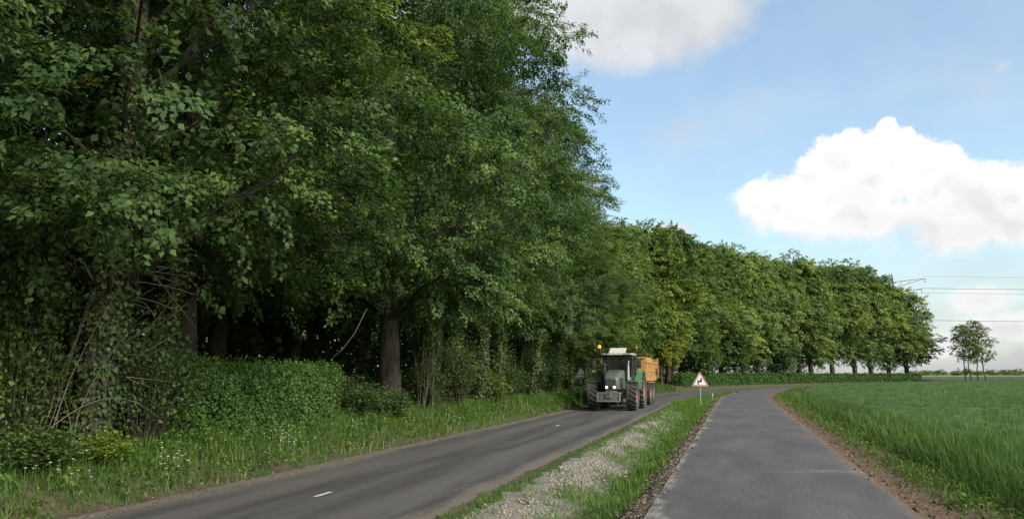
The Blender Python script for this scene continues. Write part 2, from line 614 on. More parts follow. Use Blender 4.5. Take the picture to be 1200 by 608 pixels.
# the land beyond the road rises a little into a paler meadow
edge_l = P(np.concatenate([np.arange(120, 200, 5.0), [500]]), -6)
md = link('meadow', sheet_mesh('meadow', [tuple(p[:2]) for p in edge_l] + [(2400, 900), (2400, 2400), (-600, 2400), (-600, 200)], MEADOW, .45))
md['kind'] = 'structure'

# painted dashes down the middle of the road, nearly worn away
for k, (s, ln, wd) in enumerate([(10.9, .50, .075), (27.2, .45, .10)]):
    q = np.array([(-wd / 2, -ln / 2), (wd / 2, -ln / 2), (wd / 2, ln / 2), (-wd / 2, ln / 2)])
    V = P(s + q[:, 1], -.15 + q[:, 0], -.231)
    d = link('centre_line_dash', np_mesh('centre_line_dash', V, [[0, 1, 2, 3]], None, PAINT))
    tag(d, ['worn white dash on the road nearest the camera', 'worn white dash on the road just ahead of the tractor'][k], 'road marking', 'worn dashes of the centre line')

# ------------------------------------------------------------------ trees
def trunk_path(rng, H, lean=.25, n=9, z0=-.3):
    t = np.linspace(0, 1, n)
    wob = np.cumsum(rng.normal(0, .09, (n, 2)), 0) + np.outer(t, rng.normal(0, lean, 2))
    wob -= wob[0]
    return np.stack([wob[:, 0], wob[:, 1], z0 + t * (H - z0)], 1)


def crown_prof(h):
    return np.where(h < .32, .62 + .38 * np.sin(h / .32 * PI / 2), np.sqrt(np.maximum(0, 1 - (np.maximum(h - .32, 0) / .68) ** 2.0)))


def make_tree(seed, H=17., base=3.6, R=5.5, tr=.32, nb=170, ns=16, nl=40, L=.13, Wd=.078, bough=1.0, droop=.02, twigs=True, limbs=70, flat=.45, gap=.0, core=2600, coreL=.42, low=0):
    """meshes of one broad-leaved tree: trunk, branches, crown"""
    rng = np.random.default_rng(seed)
    tp = trunk_path(rng, H * .86)
    zt = tp[:, 2]
    rt = tr * (1 - np.clip(zt / (H * .9), 0, 1)) ** .8 + .02
    rt[0] *= 1.12
    tb = Bag()
    fine = np.linspace(0, 1, 33)
    tpf = np.stack([np.interp(fine * (len(tp) - 1), np.arange(len(tp)), tp[:, k]) for k in range(3)], 1)
    rtf = np.interp(fine * (len(tp) - 1), np.arange(len(tp)), rt)
    rtf[:2] *= [1.18, 1.05]
    tb.tube(tpf, rtf, 12, rough=.05, rng=rng)
    axis = lambda z: np.stack([np.interp(z, zt, tp[:, 0]), np.interp(z, zt, tp[:, 1]), z], -1)
    # boughs
    h = rng.uniform(0, 1, nb) ** .85
    h[:low] = rng.uniform(0, .14, low)
    an = np.arange(nb) * 2.39996 + rng.normal(0, .4, nb)
    lump = 1 + .13 * np.sin(an * 2 + seed) + .10 * np.sin(an * 3 + h * 9 + seed * 2) + .10 * np.sin(h * 14 + an)
    env = R * crown_prof(h) * lump
    rad = np.maximum(env - .75 * bough, .2 * env) * np.sqrt(rng.uniform(.30, 1.0, nb))
    z = base + h * (H - base) * (.97 + .05 * lump)
    ax = axis(np.minimum(z, H * .86))
    out = np.stack([np.cos(an), np.sin(an), 0 * an], 1)
    B = ax + out * rad[:, None]
    B[:, 2] = z - droop * rad ** 2
    br = Bag()
    for i in rng.permutation(nb)[:limbs]:
        zs = max(base * .8, B[i, 2] - .5 - rad[i] * rng.uniform(.35, .8))
        p0 = axis(min(zs, H * .82))
        t = np.linspace(0, 1, 6)[:, None]
        m = p0 * (1 - t) + B[i] * t
        m[:, 2] += np.sin(t[:, 0] * PI) * .25 * rng.uniform(-.4, 1) * rad[i] * .3
        m[1:-1] += rng.normal(0, .08, (4, 3))
        r0 = tr * (.08 + .13 * rad[i] / R) * (1 - .6 * zs / H)
        br.tube(m, np.linspace(r0, .015, 6), 5)
    # sprays laid over the upper and outer side of each bough, like shingles on a dome
    n = nb * ns
    up = np.array([0, 0, 1.])
    bi = np.repeat(np.arange(nb), ns)
    u = unit(rng.normal(0, 1, (n, 3)) + out[bi] * .55 + up * .45)
    bs = (bough * rng.uniform(.7, 1.35, nb))[bi][:, None]
    C = B[bi] + u * np.array([1.12, 1.12, flat * 1.35]) * bs * rng.uniform(.68, 1.05, (n, 1))
    D = unit(u * np.array([.9, .9, .35]) + out[bi] * .45 + rng.normal(0, .28, (n, 3)) + np.array([0, 0, -.22]))
    if gap:
        keep = rng.uniform(0, 1, n) > gap
        C, D, bi, u = C[keep], D[keep], bi[keep], u[keep]
        n = len(C)
    Ls = rng.uniform(.40, .80, n) * bough
    lat = unit(np.cross(D, up) + rng.normal(0, .15, (n, 3)))
    if twigs:
        a = C - D * .25 * Ls[:, None]
        e = C + D * Ls[:, None]
        w = lat * .007
        vz = np.array([0, 0, .007])
        V = np.stack([a - w, a + w, a + vz * 1.6, e], 1).reshape(-1, 3)
        k = np.arange(n)[:, None] * 4
        br.add(V, T=np.concatenate([k + np.array([0, 1, 3]), k + np.array([1, 2, 3]), k + np.array([2, 0, 3])]))
    m = n * nl
    si = np.repeat(np.arange(n), nl)
    t = rng.uniform(0, 1, m)
    sd_ = rng.uniform(-1, 1, m)
    pos = C[si] + D[si] * (t * Ls[si])[:, None] + lat[si] * (sd_ * (.38 - .26 * t) * Ls[si])[:, None]
    pos[:, 2] += rng.normal(0, .055, m) * bough - .10 * (t ** 2) * Ls[si]
    ld = D[si] * .7 + lat[si] * np.sign(sd_)[:, None] * .55 + rng.normal(0, .32, (m, 3)) + np.array([0, 0, -.22])
    nn = up * .5 + u[si] * .75 + out[bi][si] * .3 + rng.normal(0, .30, (m, 3))
    sc = rng.uniform(.7, 1.2, m)
    btint = np.clip(rng.normal(.42, .22, nb), 0, 1)
    ti = np.clip(btint[bi][si] + rng.normal(0, .15, m) + rng.normal(0, .12, n)[si] + .12 * u[si][:, 2] + .15 * (t - .5), 0, 1)  # bough tops and spray tips tinted lighter, a sunlit look put into leaf colour
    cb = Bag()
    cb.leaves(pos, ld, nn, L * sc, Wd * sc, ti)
    nc = core                                        # dark leaves added deep in the crown to block light
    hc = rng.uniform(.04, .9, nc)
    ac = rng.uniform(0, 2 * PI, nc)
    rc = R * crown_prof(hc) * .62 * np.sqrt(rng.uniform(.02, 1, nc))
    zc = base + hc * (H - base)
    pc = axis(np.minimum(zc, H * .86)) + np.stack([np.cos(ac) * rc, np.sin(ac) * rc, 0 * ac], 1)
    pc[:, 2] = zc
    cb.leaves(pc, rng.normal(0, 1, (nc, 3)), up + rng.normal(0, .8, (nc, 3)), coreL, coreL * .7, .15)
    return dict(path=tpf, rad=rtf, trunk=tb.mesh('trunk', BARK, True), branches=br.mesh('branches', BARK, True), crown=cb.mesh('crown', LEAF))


def ivy_mesh(rng, H, r, n, Lf=.085, spread=.10, lean=(0, 0), path=None, rad=None):
    """ivy leaves wrapped round an upright stem"""
    z = rng.uniform(0, 1, n) ** .9 * H
    a = rng.uniform(0, 2 * PI, n)
    lump = 1 + .9 * np.sin(z * 3.1 + a * 2) * np.sin(z * 1.7 - a)
    rr = r + np.abs(rng.normal(0, spread, n)) * np.maximum(lump, .15)
    o = np.stack([np.cos(a), np.sin(a), 0 * a], 1)
    C = o * rr[:, None]
    C[:, 2] = z
    if path is None:
        C[:, :2] += np.outer(z / H, lean)
    else:                                            # follow the trunk it climbs
        C[:, :2] = o[:, :2] * (np.interp(z, path[:, 2], rad) + rr - r)[:, None] + np.stack([np.interp(z, path[:, 2], path[:, 0]), np.interp(z, path[:, 2], path[:, 1])], 1)
    d = o * .5 + rng.normal(0, .4, (n, 3)) + np.array([0, 0, -.75])
    nn = o + rng.normal(0, .35, (n, 3)) + np.array([0, 0, .35])
    sc = rng.uniform(.6, 1.25, n)
    bg = Bag()
    bg.leaves(C, d, nn, Lf * sc, Lf * .85 * sc, np.clip(rng.normal(.4, .25, n), 0, 1))
    return bg.mesh('ivy', IVY)


def put_tree(name, pr, loc, rz, scale, col, label, cat='tree', group=None):
    t = empty(name, loc, rz)
    t.scale = (scale[0], scale[0], scale[1])
    tag(t, label, cat, group)
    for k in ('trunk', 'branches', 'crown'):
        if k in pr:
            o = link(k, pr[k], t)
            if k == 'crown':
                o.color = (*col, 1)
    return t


NEAR = [make_tree(21, 17.2, 3.6, 5.4, .32, 125, 24, 52, L=.108, Wd=.070, limbs=45, bough=1.18, core=5500, coreL=.17, low=20),
        make_tree(34, 17.6, 3.4, 5.6, .33, 130, 24, 52, L=.102, Wd=.066, flat=.42, limbs=55, bough=1.15, core=5500, coreL=.17, low=20),
        make_tree(57, 16.2, 3.3, 5.2, .34, 120, 24, 50, L=.110, Wd=.072, flat=.5, limbs=45, droop=.035, bough=1.15, core=5500, coreL=.17, low=20)]
FAR = [make_tree(71, 16.7, 3.9, 4.7, .34, 100, 18, 22, L=.23, Wd=.17, bough=1.25, twigs=False, limbs=40, flat=.62),
       make_tree(82, 16.2, 3.6, 4.9, .32, 105, 18, 22, L=.22, Wd=.16, bough=1.2, twigs=False, limbs=40, flat=.6),
       make_tree(93, 15.8, 2.7, 4.9, .36, 105, 18, 22, L=.23, Wd=.17, bough=1.25, twigs=False, limbs=40, flat=.65)]

# front row along the straight: (s, offset, prototype, turn, width, height, colour, label)
ROW = [
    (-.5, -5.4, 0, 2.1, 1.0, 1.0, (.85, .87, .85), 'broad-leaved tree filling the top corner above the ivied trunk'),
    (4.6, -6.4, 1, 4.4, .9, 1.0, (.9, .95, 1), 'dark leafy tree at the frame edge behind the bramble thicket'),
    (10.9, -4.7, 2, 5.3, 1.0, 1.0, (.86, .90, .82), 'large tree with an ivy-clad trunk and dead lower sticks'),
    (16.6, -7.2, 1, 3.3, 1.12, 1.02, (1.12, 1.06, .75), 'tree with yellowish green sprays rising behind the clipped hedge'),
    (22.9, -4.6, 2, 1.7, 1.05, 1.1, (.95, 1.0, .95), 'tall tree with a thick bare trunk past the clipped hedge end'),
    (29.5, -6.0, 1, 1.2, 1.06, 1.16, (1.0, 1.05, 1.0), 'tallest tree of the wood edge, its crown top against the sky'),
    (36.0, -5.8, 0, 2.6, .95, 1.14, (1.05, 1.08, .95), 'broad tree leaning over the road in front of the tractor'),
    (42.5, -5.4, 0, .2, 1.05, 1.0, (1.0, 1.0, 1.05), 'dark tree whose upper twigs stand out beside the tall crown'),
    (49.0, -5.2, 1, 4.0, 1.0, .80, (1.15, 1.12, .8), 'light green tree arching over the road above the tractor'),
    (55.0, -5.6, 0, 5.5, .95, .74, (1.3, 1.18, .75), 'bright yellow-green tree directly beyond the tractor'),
]
for i, (s, o, pk, rz, sw, sh, col, lab) in enumerate(ROW):
    p = P(s, o)
    t = put_tree('roadside_tree', NEAR[pk], (p[0], p[1], float(bank_z(o)) - .05), rz, (sw, sh), col, lab, group='trees along the wood edge')
    if i == 2:
        rng = np.random.default_rng(5)
        link('ivy', ivy_mesh(rng, 6.5, .0, 5600, .09, .075, path=NEAR[2]['path'], rad=NEAR[2]['rad']), t)
        b = Bag()
        for k in range(26):                       # dead sticks low on the trunk
            z = rng.uniform(.9, 4.6)
            a = rng.choice([rng.normal(.1, .5), rng.normal(1.0, .45)])
            ln = rng.uniform(.6, 1.7)
            d = np.array([math.cos(a), math.sin(a), rng.uniform(-.15, .35)])
            tt = np.linspace(0, 1, 7)[:, None]
            pts = np.array([0, 0, z]) + d * .25 + d * tt * ln + np.array([0, 0, 1]) * (tt ** 2) * rng.uniform(-.5, .45) + np.cumsum(rng.normal(0, .035, (7, 3)), 0)
            b.tube(pts, np.linspace(.014, .004, 7), 5)
            if k % 2:
                q = pts[3]
                e = q + (pts[6] - q) * .8 + rng.normal(0, .25, 3)
                b.tube(np.linspace(q, e, 4), np.linspace(.011, .004, 4), 4)
        so = link('dead_branches', b.mesh('dead_branches', STICK), t)
        so.rotation_euler = (0, 0, -rz)

# the rest of the row, round the bend
ORD = ['first', 'second', 'third', 'fourth', 'fifth', 'sixth', 'seventh', 'eighth', 'ninth', 'tenth', 'eleventh', 'twelfth', 'thirteenth',
       'fourteenth', 'fifteenth', 'sixteenth', 'seventeenth', 'eighteenth', 'nineteenth', 'twentieth', 'twenty-first', 'twenty-second']
rng = np.random.default_rng(77)
S_FAR = [61, 67.0, 73.5, 80, 86.5, 93, 99, 105, 111, 116.5, 122, 127.5, 133, 138.5, 144, 149.5, 155, 160.5]
for k, s in enumerate(S_FAR):
    back = len(S_FAR) - 1 - k
    o = -6.2 + rng.normal(0, .45)
    s = s + (rng.normal(0, 1.1) if 3 < k < 16 else 0)
    p = P(s, o)
    sh = [13, 14, 15.3, 16.8, 17.0, 17.3, 17.8, 18.2, 18.2, 18.0, 18.4, 18.9, 19.3, 19.5, 19.3, 18.7, 17.5, 15.8][k] / [17.3, 16.8, 16.3][k % 3 if k < 10 else 2] * rng.uniform(.97, 1.03)
    sw = [1.0, 1.0, .95, 1, 1, 1, 1, 1, 1.05, 1.05, 1.05, 1.08, 1.08, 1.1, 1.1, 1.1, 1.1, 1.15][k]
    g = [(1.2, 1.1, .8), (1.15, 1.05, .85), (1.1, 1.0, .9), (1.3, 1.15, .75), (1.05, .98, .9), (1.12, 1.04, .9), (1.12, 1.02, .95), (1.18, 1.05, .95)]
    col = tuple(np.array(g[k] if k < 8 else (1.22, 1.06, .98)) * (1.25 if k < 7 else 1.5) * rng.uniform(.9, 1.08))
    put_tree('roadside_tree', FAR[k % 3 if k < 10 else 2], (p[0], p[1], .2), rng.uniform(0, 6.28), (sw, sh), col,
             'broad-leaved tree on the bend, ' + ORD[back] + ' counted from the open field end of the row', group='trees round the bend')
# smaller trees in front of the row on the bend
for s, o, pk, sw, sh, col, lab in [
        (79, -4.2, 1, .55, .60, (2.1, 1.55, .75), 'smaller yellowish tree standing before the row near the warning sign'),
        (91, -4.3, 2, .55, .50, (1.0, 1.1, .9), 'low rounded green tree before the row where the hedge begins'),
        (104, -4.4, 0, .5, .50, (1.05, 1.15, .85), 'low rounded light green tree halfway round the bend'),
        (119, -4.5, 1, .5, .46, (.95, 1.05, .9), 'low rounded darker tree before the trunks at the hedge')]:
    p = P(s, o)
    put_tree('small_tree', FAR[pk], (p[0], p[1], .2), s, (sw, sh), col, lab, group='small trees before the row')

# second rank, standing inside the wood
for k, s in enumerate(list(np.arange(-6, 62, 7.5)) + list(np.arange(66, 112, 9.0))):
    p = P(s + rng.normal(0, 1), -12.5 + rng.normal(0, .8))
    pr = NEAR[k % 3] if s < 30 else FAR[k % 3]
    put_tree('wood_tree', pr, (p[0], p[1], .45), rng.uniform(0, 6.28), (1.0, rng.uniform(.95, 1.1) * (1 if s < 50 else .9)), (.9, .97, .95),
             'tree standing deep inside the wood behind the front row', group='trees inside the wood')


# the far mass of the wood behind them: nobody could count it
def clumps(rng, C, n_per, sig, L, Wd, bag, tint=.4):
    m = len(C) * n_per
    ci = np.repeat(np.arange(len(C)), n_per)
    off = rng.normal(0, 1, (m, 3)) * np.asarray(sig)
    sc = rng.uniform(.6, 1.2, m)
    bt = np.clip(rng.normal(tint, .18, len(C)), 0, 1)[ci]
    bag.leaves(C[ci] + off, unit(off) + rng.normal(0, .6, (m, 3)) + np.array([0, 0, -.3]), np.array([0, 0, 1.]) + unit(off) * .6 + rng.normal(0, .4, (m, 3)),
               L * sc, Wd * sc, np.clip(bt + rng.normal(0, .14, m), 0, 1))


wb = Bag()
n = 1700
s_ = rng.uniform(-14, 106, n)
C = P(s_, rng.uniform(-27, -15, n), rng.uniform(.5, 15.5, n))
clumps(rng, C, 36, (1.0, 1.0, .8), .46, .30, wb)
n = 1300
C = P(rng.uniform(-14, 100, n), rng.uniform(-24, -13, n), rng.uniform(.2, 5.5, n))
clumps(rng, C, 34, (.9, .9, .7), .40, .28, wb)
n = 560
C = P(rng.uniform(58, 136, n), rng.uniform(-14, -7.5, n), rng.uniform(.2, 4.2, n))
clumps(rng, C, 28, (.9, .9, .7), .34, .24, wb)
n = 420
C = P(rng.uniform(4, 40, n), rng.uniform(-22, -14, n), rng.uniform(.2, 4.5, n))
clumps(rng, C, 30, (.9, .9, .7), .40, .28, wb)
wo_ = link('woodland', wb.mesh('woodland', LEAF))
wo_.color = (.8, .9, .9, 1)
tag(wo_, 'dense dark mass of foliage filling the wood behind the trees', 'woodland', kind='stuff')


# ------------------------------------------------------------------ hedges
def hedge_mesh(rng, s0, s1, o0, o1, h, n, L, name='foliage', z0=None, rough=.07, round_=.25):
    """leaves over the faces of a clipped hedge that follows the road"""
    w = o1 - o0
    per = 2 * h + w
    q = rng.uniform(0, per, n)
    s = rng.uniform(s0, s1, n)
    o = np.where(q < h, o1, np.where(q < h + w, o1 - (q - h), o0))
    z = np.where(q < h, q, np.where(q < h + w, h, per - q))
    end = rng.uniform(0, 1, n) < (w / (s1 - s0 + w)) * .7
    s = np.where(end, np.where(rng.uniform(0, 1, n) < .5, s0, s1), s)
    o = np.where(end, rng.uniform(o0, o1, n), o)
    z = np.where(end, rng.uniform(0, h, n), z)
    nrm_o = np.where(end, 0, np.where(q < h, 1., np.where(q < h + w, 0, -1.)))
    nrm_z = np.where(end, 0, np.where((q >= h) & (q < h + w), 1., .15))
    lump = .5 * np.sin(s * 2.3 + z * 2) + .5 * np.sin(s * 5.1 - o * 3 + z * 4)
    dep = rough * (rng.normal(0, .9, n) + lump)
    o = o + dep * nrm_o
    z = np.maximum(z + dep * nrm_z + .05 * np.sin(s * 1.1), .0)
    corner = np.maximum(0, z - (h - round_)) / round_
    o = np.where(nrm_o != 0, o - nrm_o * corner ** 2 * round_ * .6, o)
    zb = bank_z(o) if z0 is None else z0
    C = P(s, o, z + zb)
    a = P(s, o + .1, z + zb) - C
    out = unit(a) * nrm_o[:, None] + np.array([0, 0, 1.]) * nrm_z[:, None]
    nn = out + rng.normal(0, .55, (n, 3)) + np.array([0, 0, .25])
    d = rng.normal(0, .7, (n, 3)) + out * .5
    sc = rng.uniform(.65, 1.25, n)
    b = Bag()
    b.leaves(C - out * L * .3, d, nn, L * sc, L * .62 * sc, np.clip(rng.normal(.45, .2, n) + .12 * lump, 0, 1))
    return b


hd = empty('clipped_hedge', tuple(P(15.3, -4.2, .25)))
tag(hd, 'bright green clipped hedge on the grass bank beside the ivied tree', 'hedge')
hb = hedge_mesh(rng, 12.3, 18.1, -4.85, -3.80, 1.40, 30000, .062, rough=.10)
ks = 170                                             # unclipped shoots standing proud of the faces
qs, qo = rng.uniform(12.4, 18.0, ks), rng.uniform(-4.75, -3.7, ks)
qz = np.where(qo > -3.95, rng.uniform(.4, 1.35, ks), 1.38 + rng.uniform(0, .17, ks)) + .25
clumps(rng, P(qs, qo, qz), 16, (.035, .035, .075), .06, .036, hb, .7)
hi = hedge_mesh(rng, 12.5, 17.9, -4.7, -3.95, 1.28, 9000, .10, rough=.05)
for nm, bg_ in (('foliage', hb), ('inner_foliage', hi)):
    o = link(nm, bg_.mesh(nm, HEDGE), hd)
    o.matrix_parent_inverse = Matrix.Translation(-Vector(hd.location))
tw = Bag()
for k in range(60):
    p = P(rng.uniform(12.2, 18.3), rng.uniform(-4.6, -4.0), .2)
    e = p + np.array([rng.normal(0, .2), rng.normal(0, .25), rng.uniform(1.2, 1.5)])
    tw.tube(np.linspace(p, e, 4) + rng.normal(0, .03, (4, 3)), np.linspace(.016, .004, 4), 4)
o = link('stems', tw.mesh('stems', BARK), hd)
o.matrix_parent_inverse = Matrix.Translation(-Vector(hd.location))

hd = empty('field_hedge', tuple(P(120, -4.0, 0)))
tag(hd, 'long low trimmed hedge running round the bend beneath the tree trunks', 'hedge')
o = link('foliage', hedge_mesh(rng, 84, 160, -4.6, -3.4, 1.5, 36000, .20, z0=-.1, rough=.10).mesh('foliage', HEDGE), hd)
o.color = (.8, .85, .8, 1)
o.matrix_parent_inverse = Matrix.Translation(-Vector(hd.location))


# ------------------------------------------------------------------ shrubs, ivied stems, brambles
def shrub_mesh(rng, w, h, n, L, tip=.4, Wf=.6):
    """leafy shrub: foliage on shoots that fan out from the base"""
    ns_ = max(18, n // 55)
    a = rng.uniform(0, 2 * PI, ns_)
    rr = np.sqrt(rng.uniform(0, 1, ns_))
    tip_ = np.stack([np.cos(a) * rr * w, np.sin(a) * rr * w, h * (1 - .45 * rr ** 2) * rng.uniform(.55, 1.05, ns_)], 1)
    root = np.stack([np.cos(a) * rr * w * .25, np.sin(a) * rr * w * .25, 0 * a], 1)
    si = rng.integers(0, ns_, n)
    t = rng.uniform(.12, 1, n) ** .8
    C = root[si] * (1 - t[:, None]) + tip_[si] * t[:, None]
    C[:, 2] += .15 * h * np.sin(t * PI)
    C += rng.normal(0, .10 * w + .03, (n, 3)) * np.array([1, 1, .8])
    C[:, 2] = np.maximum(C[:, 2], .03)
    out = unit(C * np.array([1, 1, .5]))
    sc = rng.uniform(.6, 1.25, n)
    f = Bag()
    f.leaves(C, out + rng.normal(0, .6, (n, 3)), np.array([0, 0, .8]) + out * .6 + rng.normal(0, .4, (n, 3)), L * sc, L * Wf * sc,
             np.clip(rng.normal(tip, .2, n) + .15 * (t - .5), 0, 1))
    st = Bag()
    for k in range(ns_):
        tt = np.linspace(0, 1, 5)[:, None]
        pts = root[k] * (1 - tt) + tip_[k] * tt
        pts[:, 2] += .15 * h * np.sin(tt[:, 0] * PI)
        st.tube(pts, np.linspace(.013, .003, 5), 4)
    return f.mesh('foliage', SHRUB), st.mesh('stems', BARK)


def put_shrub(name, meshes, s, o, rz, sc, col, label, cat='shrub', group=None):
    t = empty(name, tuple(P(s, o, float(bank_z(o)) - .05)), rz)
    t.scale = sc
    tag(t, label, cat, group)
    f = link('foliage', meshes[0], t)
    f.color = (*col, 1)
    link('stems', meshes[1], t)
    return t


SH = [shrub_mesh(rng, .95, 2.1, 5200, .085), shrub_mesh(rng, 1.0, 1.6, 4200, .10, .5, .75), shrub_mesh(rng, .8, 2.6, 5600, .075)]
SHR = [
    (9.3, -4.9, 2, (1.0, 1.0, 1.35), (1.0, .95, .8), 'tall straggly shrub at the frame edge, twigs showing between leaves'),
    (9.1, -4.45, 0, (.9, .9, 1.2), (1.05, 1.0, .8), 'ragged shrub before the thicket at the frame edge, tawny leaves'),
    (10.2, -6.0, 2, (1.0, 1.0, 1.3), (.9, .95, .9), 'dark shrub pressed against the ivied tree trunk'),
    (10.1, -3.6, 1, (.45, .45, .36), (1.5, 1.45, .6), 'low yellow-green bramble at the foot of the ivied tree'),
    (8.9, -3.8, 1, (.75, .75, .45), (.95, 1.0, .8), 'low green bramble left of the yellow-green one'),
    (11.6, -4.2, 0, (1.0, 1.0, 1.15), (.95, 1.0, 1.0), 'tall grey-green shrub at the near end of the clipped hedge'),
    (11.2, -5.3, 2, (1.1, 1.1, 1.5), (.85, .95, .9), 'ivy-hung shrub rising behind the near end of the hedge'),
    (19.6, -4.3, 0, (1.0, 1.0, .62), (.8, .9, .85), 'low dark shrub at the far end of the clipped hedge'),
    (21.4, -4.2, 1, (1.0, 1.0, .62), (.85, .95, .9), 'low leafy shrub between the hedge and the bare thick trunk'),
    (24.6, -4.1, 0, (.9, .9, .9), (.95, .98, .85), 'bushy shrub just beyond the bare thick trunk'),
    (28.0, -4.3, 2, (1.1, 1.1, 1.1), (.9, .97, .9), 'tall shrub among ivied stems, midway between trunk and tractor'),
    (31.5, -4.2, 1, (1.0, 1.0, .95), (1.15, 1.15, .8), 'light green shrub at the foot of the ivied stems'),
    (35.0, -4.3, 0, (1.1, 1.1, 1.1), (.95, 1.0, .9), 'dense shrub on the bank a little before the tractor'),
    (39.5, -4.2, 2, (1.1, 1.1, 1.15), (.9, 1.0, .9), 'tall dark shrub level with the tractor front wheels'),
    (44.5, -4.4, 0, (1.2, 1.2, 1.3), (.9, 1.0, .9), 'dark shrub behind the tractor cab on the bank'),
    (50.0, -4.4, 2, (1.2, 1.2, 1.1), (1.0, 1.05, .9), 'shrub on the bank behind the yellow trailer'),
    (56.5, -4.4, 0, (1.2, 1.2, 1.1), (1.0, 1.08, .85), 'shrub on the bank between trailer and warning sign'),
    (63.0, -4.6, 2, (1.3, 1.3, 1.1), (1.0, 1.05, .9), 'shrub under the trees just left of the warning sign'),
    (70.0, -4.6, 0, (1.4, 1.4, 1.2), (1.0, 1.08, .85), 'shrub under the trees directly behind the warning sign'),
    (77.0, -4.6, 2, (1.4, 1.4, 1.0), (1.0, 1.05, .9), 'shrub under the trees just right of the warning sign'),
]
for k, (s, o, m, sc, col, lab) in enumerate(SHR):
    put_shrub('shrub', SH[m], s, o, k * 1.7, sc, col, lab, group='shrubs on the bank')

# thin ivied stems between the shrubs
stems = []
for k in range(3):
    H = [4.6, 5.4, 3.9][k]
    pth = trunk_path(rng, H, .35, 7, -.2)
    b = Bag().tube(pth, np.linspace(.065, .03, 7), 7, rough=.04)
    lean = pth[-1, :2]
    stems.append((b.mesh('trunk', BARK, True), ivy_mesh(rng, H, .05, 1700, .095, .15, lean)))
IVS = [9.2, 9.6, 8.7, 12.6, 25.6, 26.9, 28.8, 30.3, 32.4, 33.6, 36.9, 38.4, 41.2, 43.0, 46.3, 48.2, 50.0, 51.5, 53.0, 54.6, 57.0, 58.6, 60.2, 62.0, 64.0, 65.9, 67.6, 69.5, 71.7, 73.8, 76.0]
CNT = {}
for k, s in enumerate(IVS):
    o = -4.5 + rng.normal(0, .25)
    t = empty('ivied_sapling', tuple(P(s, o, float(bank_z(o)))), rng.uniform(0, 6.28))
    t.scale = (1.1, 1.1, rng.uniform(.8, 1.15))
    where = ('at the frame edge before the ivied tree' if s < 10.5 else 'behind the clipped hedge' if s < 20 else 'between the bare trunk and the tractor' if s < 38
             else 'beside and behind the tractor and trailer' if s < 55 else 'in the row behind the warning sign')
    CNT[where] = CNT.get(where, 0) + 1
    tag(t, ORD[CNT[where] - 1] + ' ivy-wrapped stem, counted along the road, ' + where, 'sapling', 'ivied stems ' + where)
    link('trunk', stems[k % 3][0], t)
    iv = link('ivy', stems[k % 3][1], t)
    iv.color = (1.0, 1.0, .9, 1) if k % 2 else (1.25, 1.2, .9, 1)

# bare brown stems beside the big trunk and arching cane near the frame edge
def cane(name, s, o, n, h, lab, mat_=STICK, lean=.3, r=.009):
    t = empty(name, tuple(P(s, o, float(bank_z(o)))))
    tag(t, lab, 'bare stems')
    for k in range(n):
        a = rng.uniform(0, 6.28)
        tt = np.linspace(0, 1, 7)[:, None]
        d = np.array([math.cos(a), math.sin(a), 0]) * rng.uniform(.1, 1) * lean
        pts = rng.normal(0, .18, 3) * np.array([1, 1.6, 0]) + d * h * tt ** 1.5 + np.array([0, 0, 1]) * h * rng.uniform(.6, 1) * tt + np.cumsum(rng.normal(0, .025, (7, 3)), 0)
        link('stem', Bag().tube(pts, np.linspace(r, r * .35, 7), 5).mesh('stem', mat_), t)


cane('bare_stems', 24.0, -3.95, 14, 3.0, 'sheaf of thin brown bare stems right beside the thick trunk', lean=.22)
cane('bare_stems', 9.5, -4.15, 10, 2.8, 'pale bare twigs rising before the thicket at the frame edge', lean=.3)
cane('bare_stems', 31.0, -4.0, 9, 2.6, 'thin bare stems among ivied saplings midway to the tractor', lean=.25)
tt = np.linspace(0, 1, 14)
arch = P(9.0 + tt * 2.6, -3.75 + 0 * tt, .35 + .85 * np.sin(.35 + tt * 2.3))
ao = link('arching_cane', Bag().tube(arch, np.linspace(.008, .004, 14), 5, cap=True).mesh('arching_cane', STICK))
tag(ao, 'long bare cane arching over the bramble below the ivied trunk', 'bramble cane')
# dead twig hanging down in the dark gap over the hedge
tw = P(19.0 + np.array([0, .2, .5, .8]), np.array([-4.6, -4.4, -4.2, -4.0]), np.array([2.0, 2.25, 2.7, 3.4]))
dt = link('dead_branch', Bag().tube(tw, np.linspace(.005, .010, 4), 5, cap=True).mesh('dead_branch', STICK))
tag(dt, 'single pale dead branch hanging in the dark gap past the hedge', 'branch')

# ------------------------------------------------------------------ grass, weeds and flowers of the two verges
def scatter(rng, n, s0, s1, o0, o1, power=2.0):
    """more plants near the camera, evenly dense on the picture"""
    u = rng.uniform(0, 1, n)
    k = 1.0 / power
    s = (s0 ** k + u * (s1 ** k - s0 ** k)) ** power
    return s, rng.uniform(o0, o1, n)


gb = Bag()
s, o = scatter(rng, 60000, 3.0, 80, -4.6, -2.45, 2.2)
lump = .5 + .5 * np.sin(s * 1.9 + o * 2) * np.sin(s * .73 + 1) + .25 * np.sin(s * 5)
keep = rng.uniform(0, 1, len(s)) < np.clip((-o - 2.4) / .5, .12, 1)
s, o, lump = s[keep], o[keep], np.clip(lump[keep], 0, 1)
far = 1 + s / 22
hh = (.10 + .34 * np.clip((-o - 2.25) / 1.3, 0, 1)) * rng.uniform(.45, 1.15, len(s)) * (.65 + .6 * lump)
gb.blades(P(s, o, bank_z(o) - .03), hh, rng.uniform(.006, .012, len(s)) * far, .75, np.clip(rng.normal(.42, .22, len(s)) + .2 * (lump - .5), 0, 1), 2, rng)
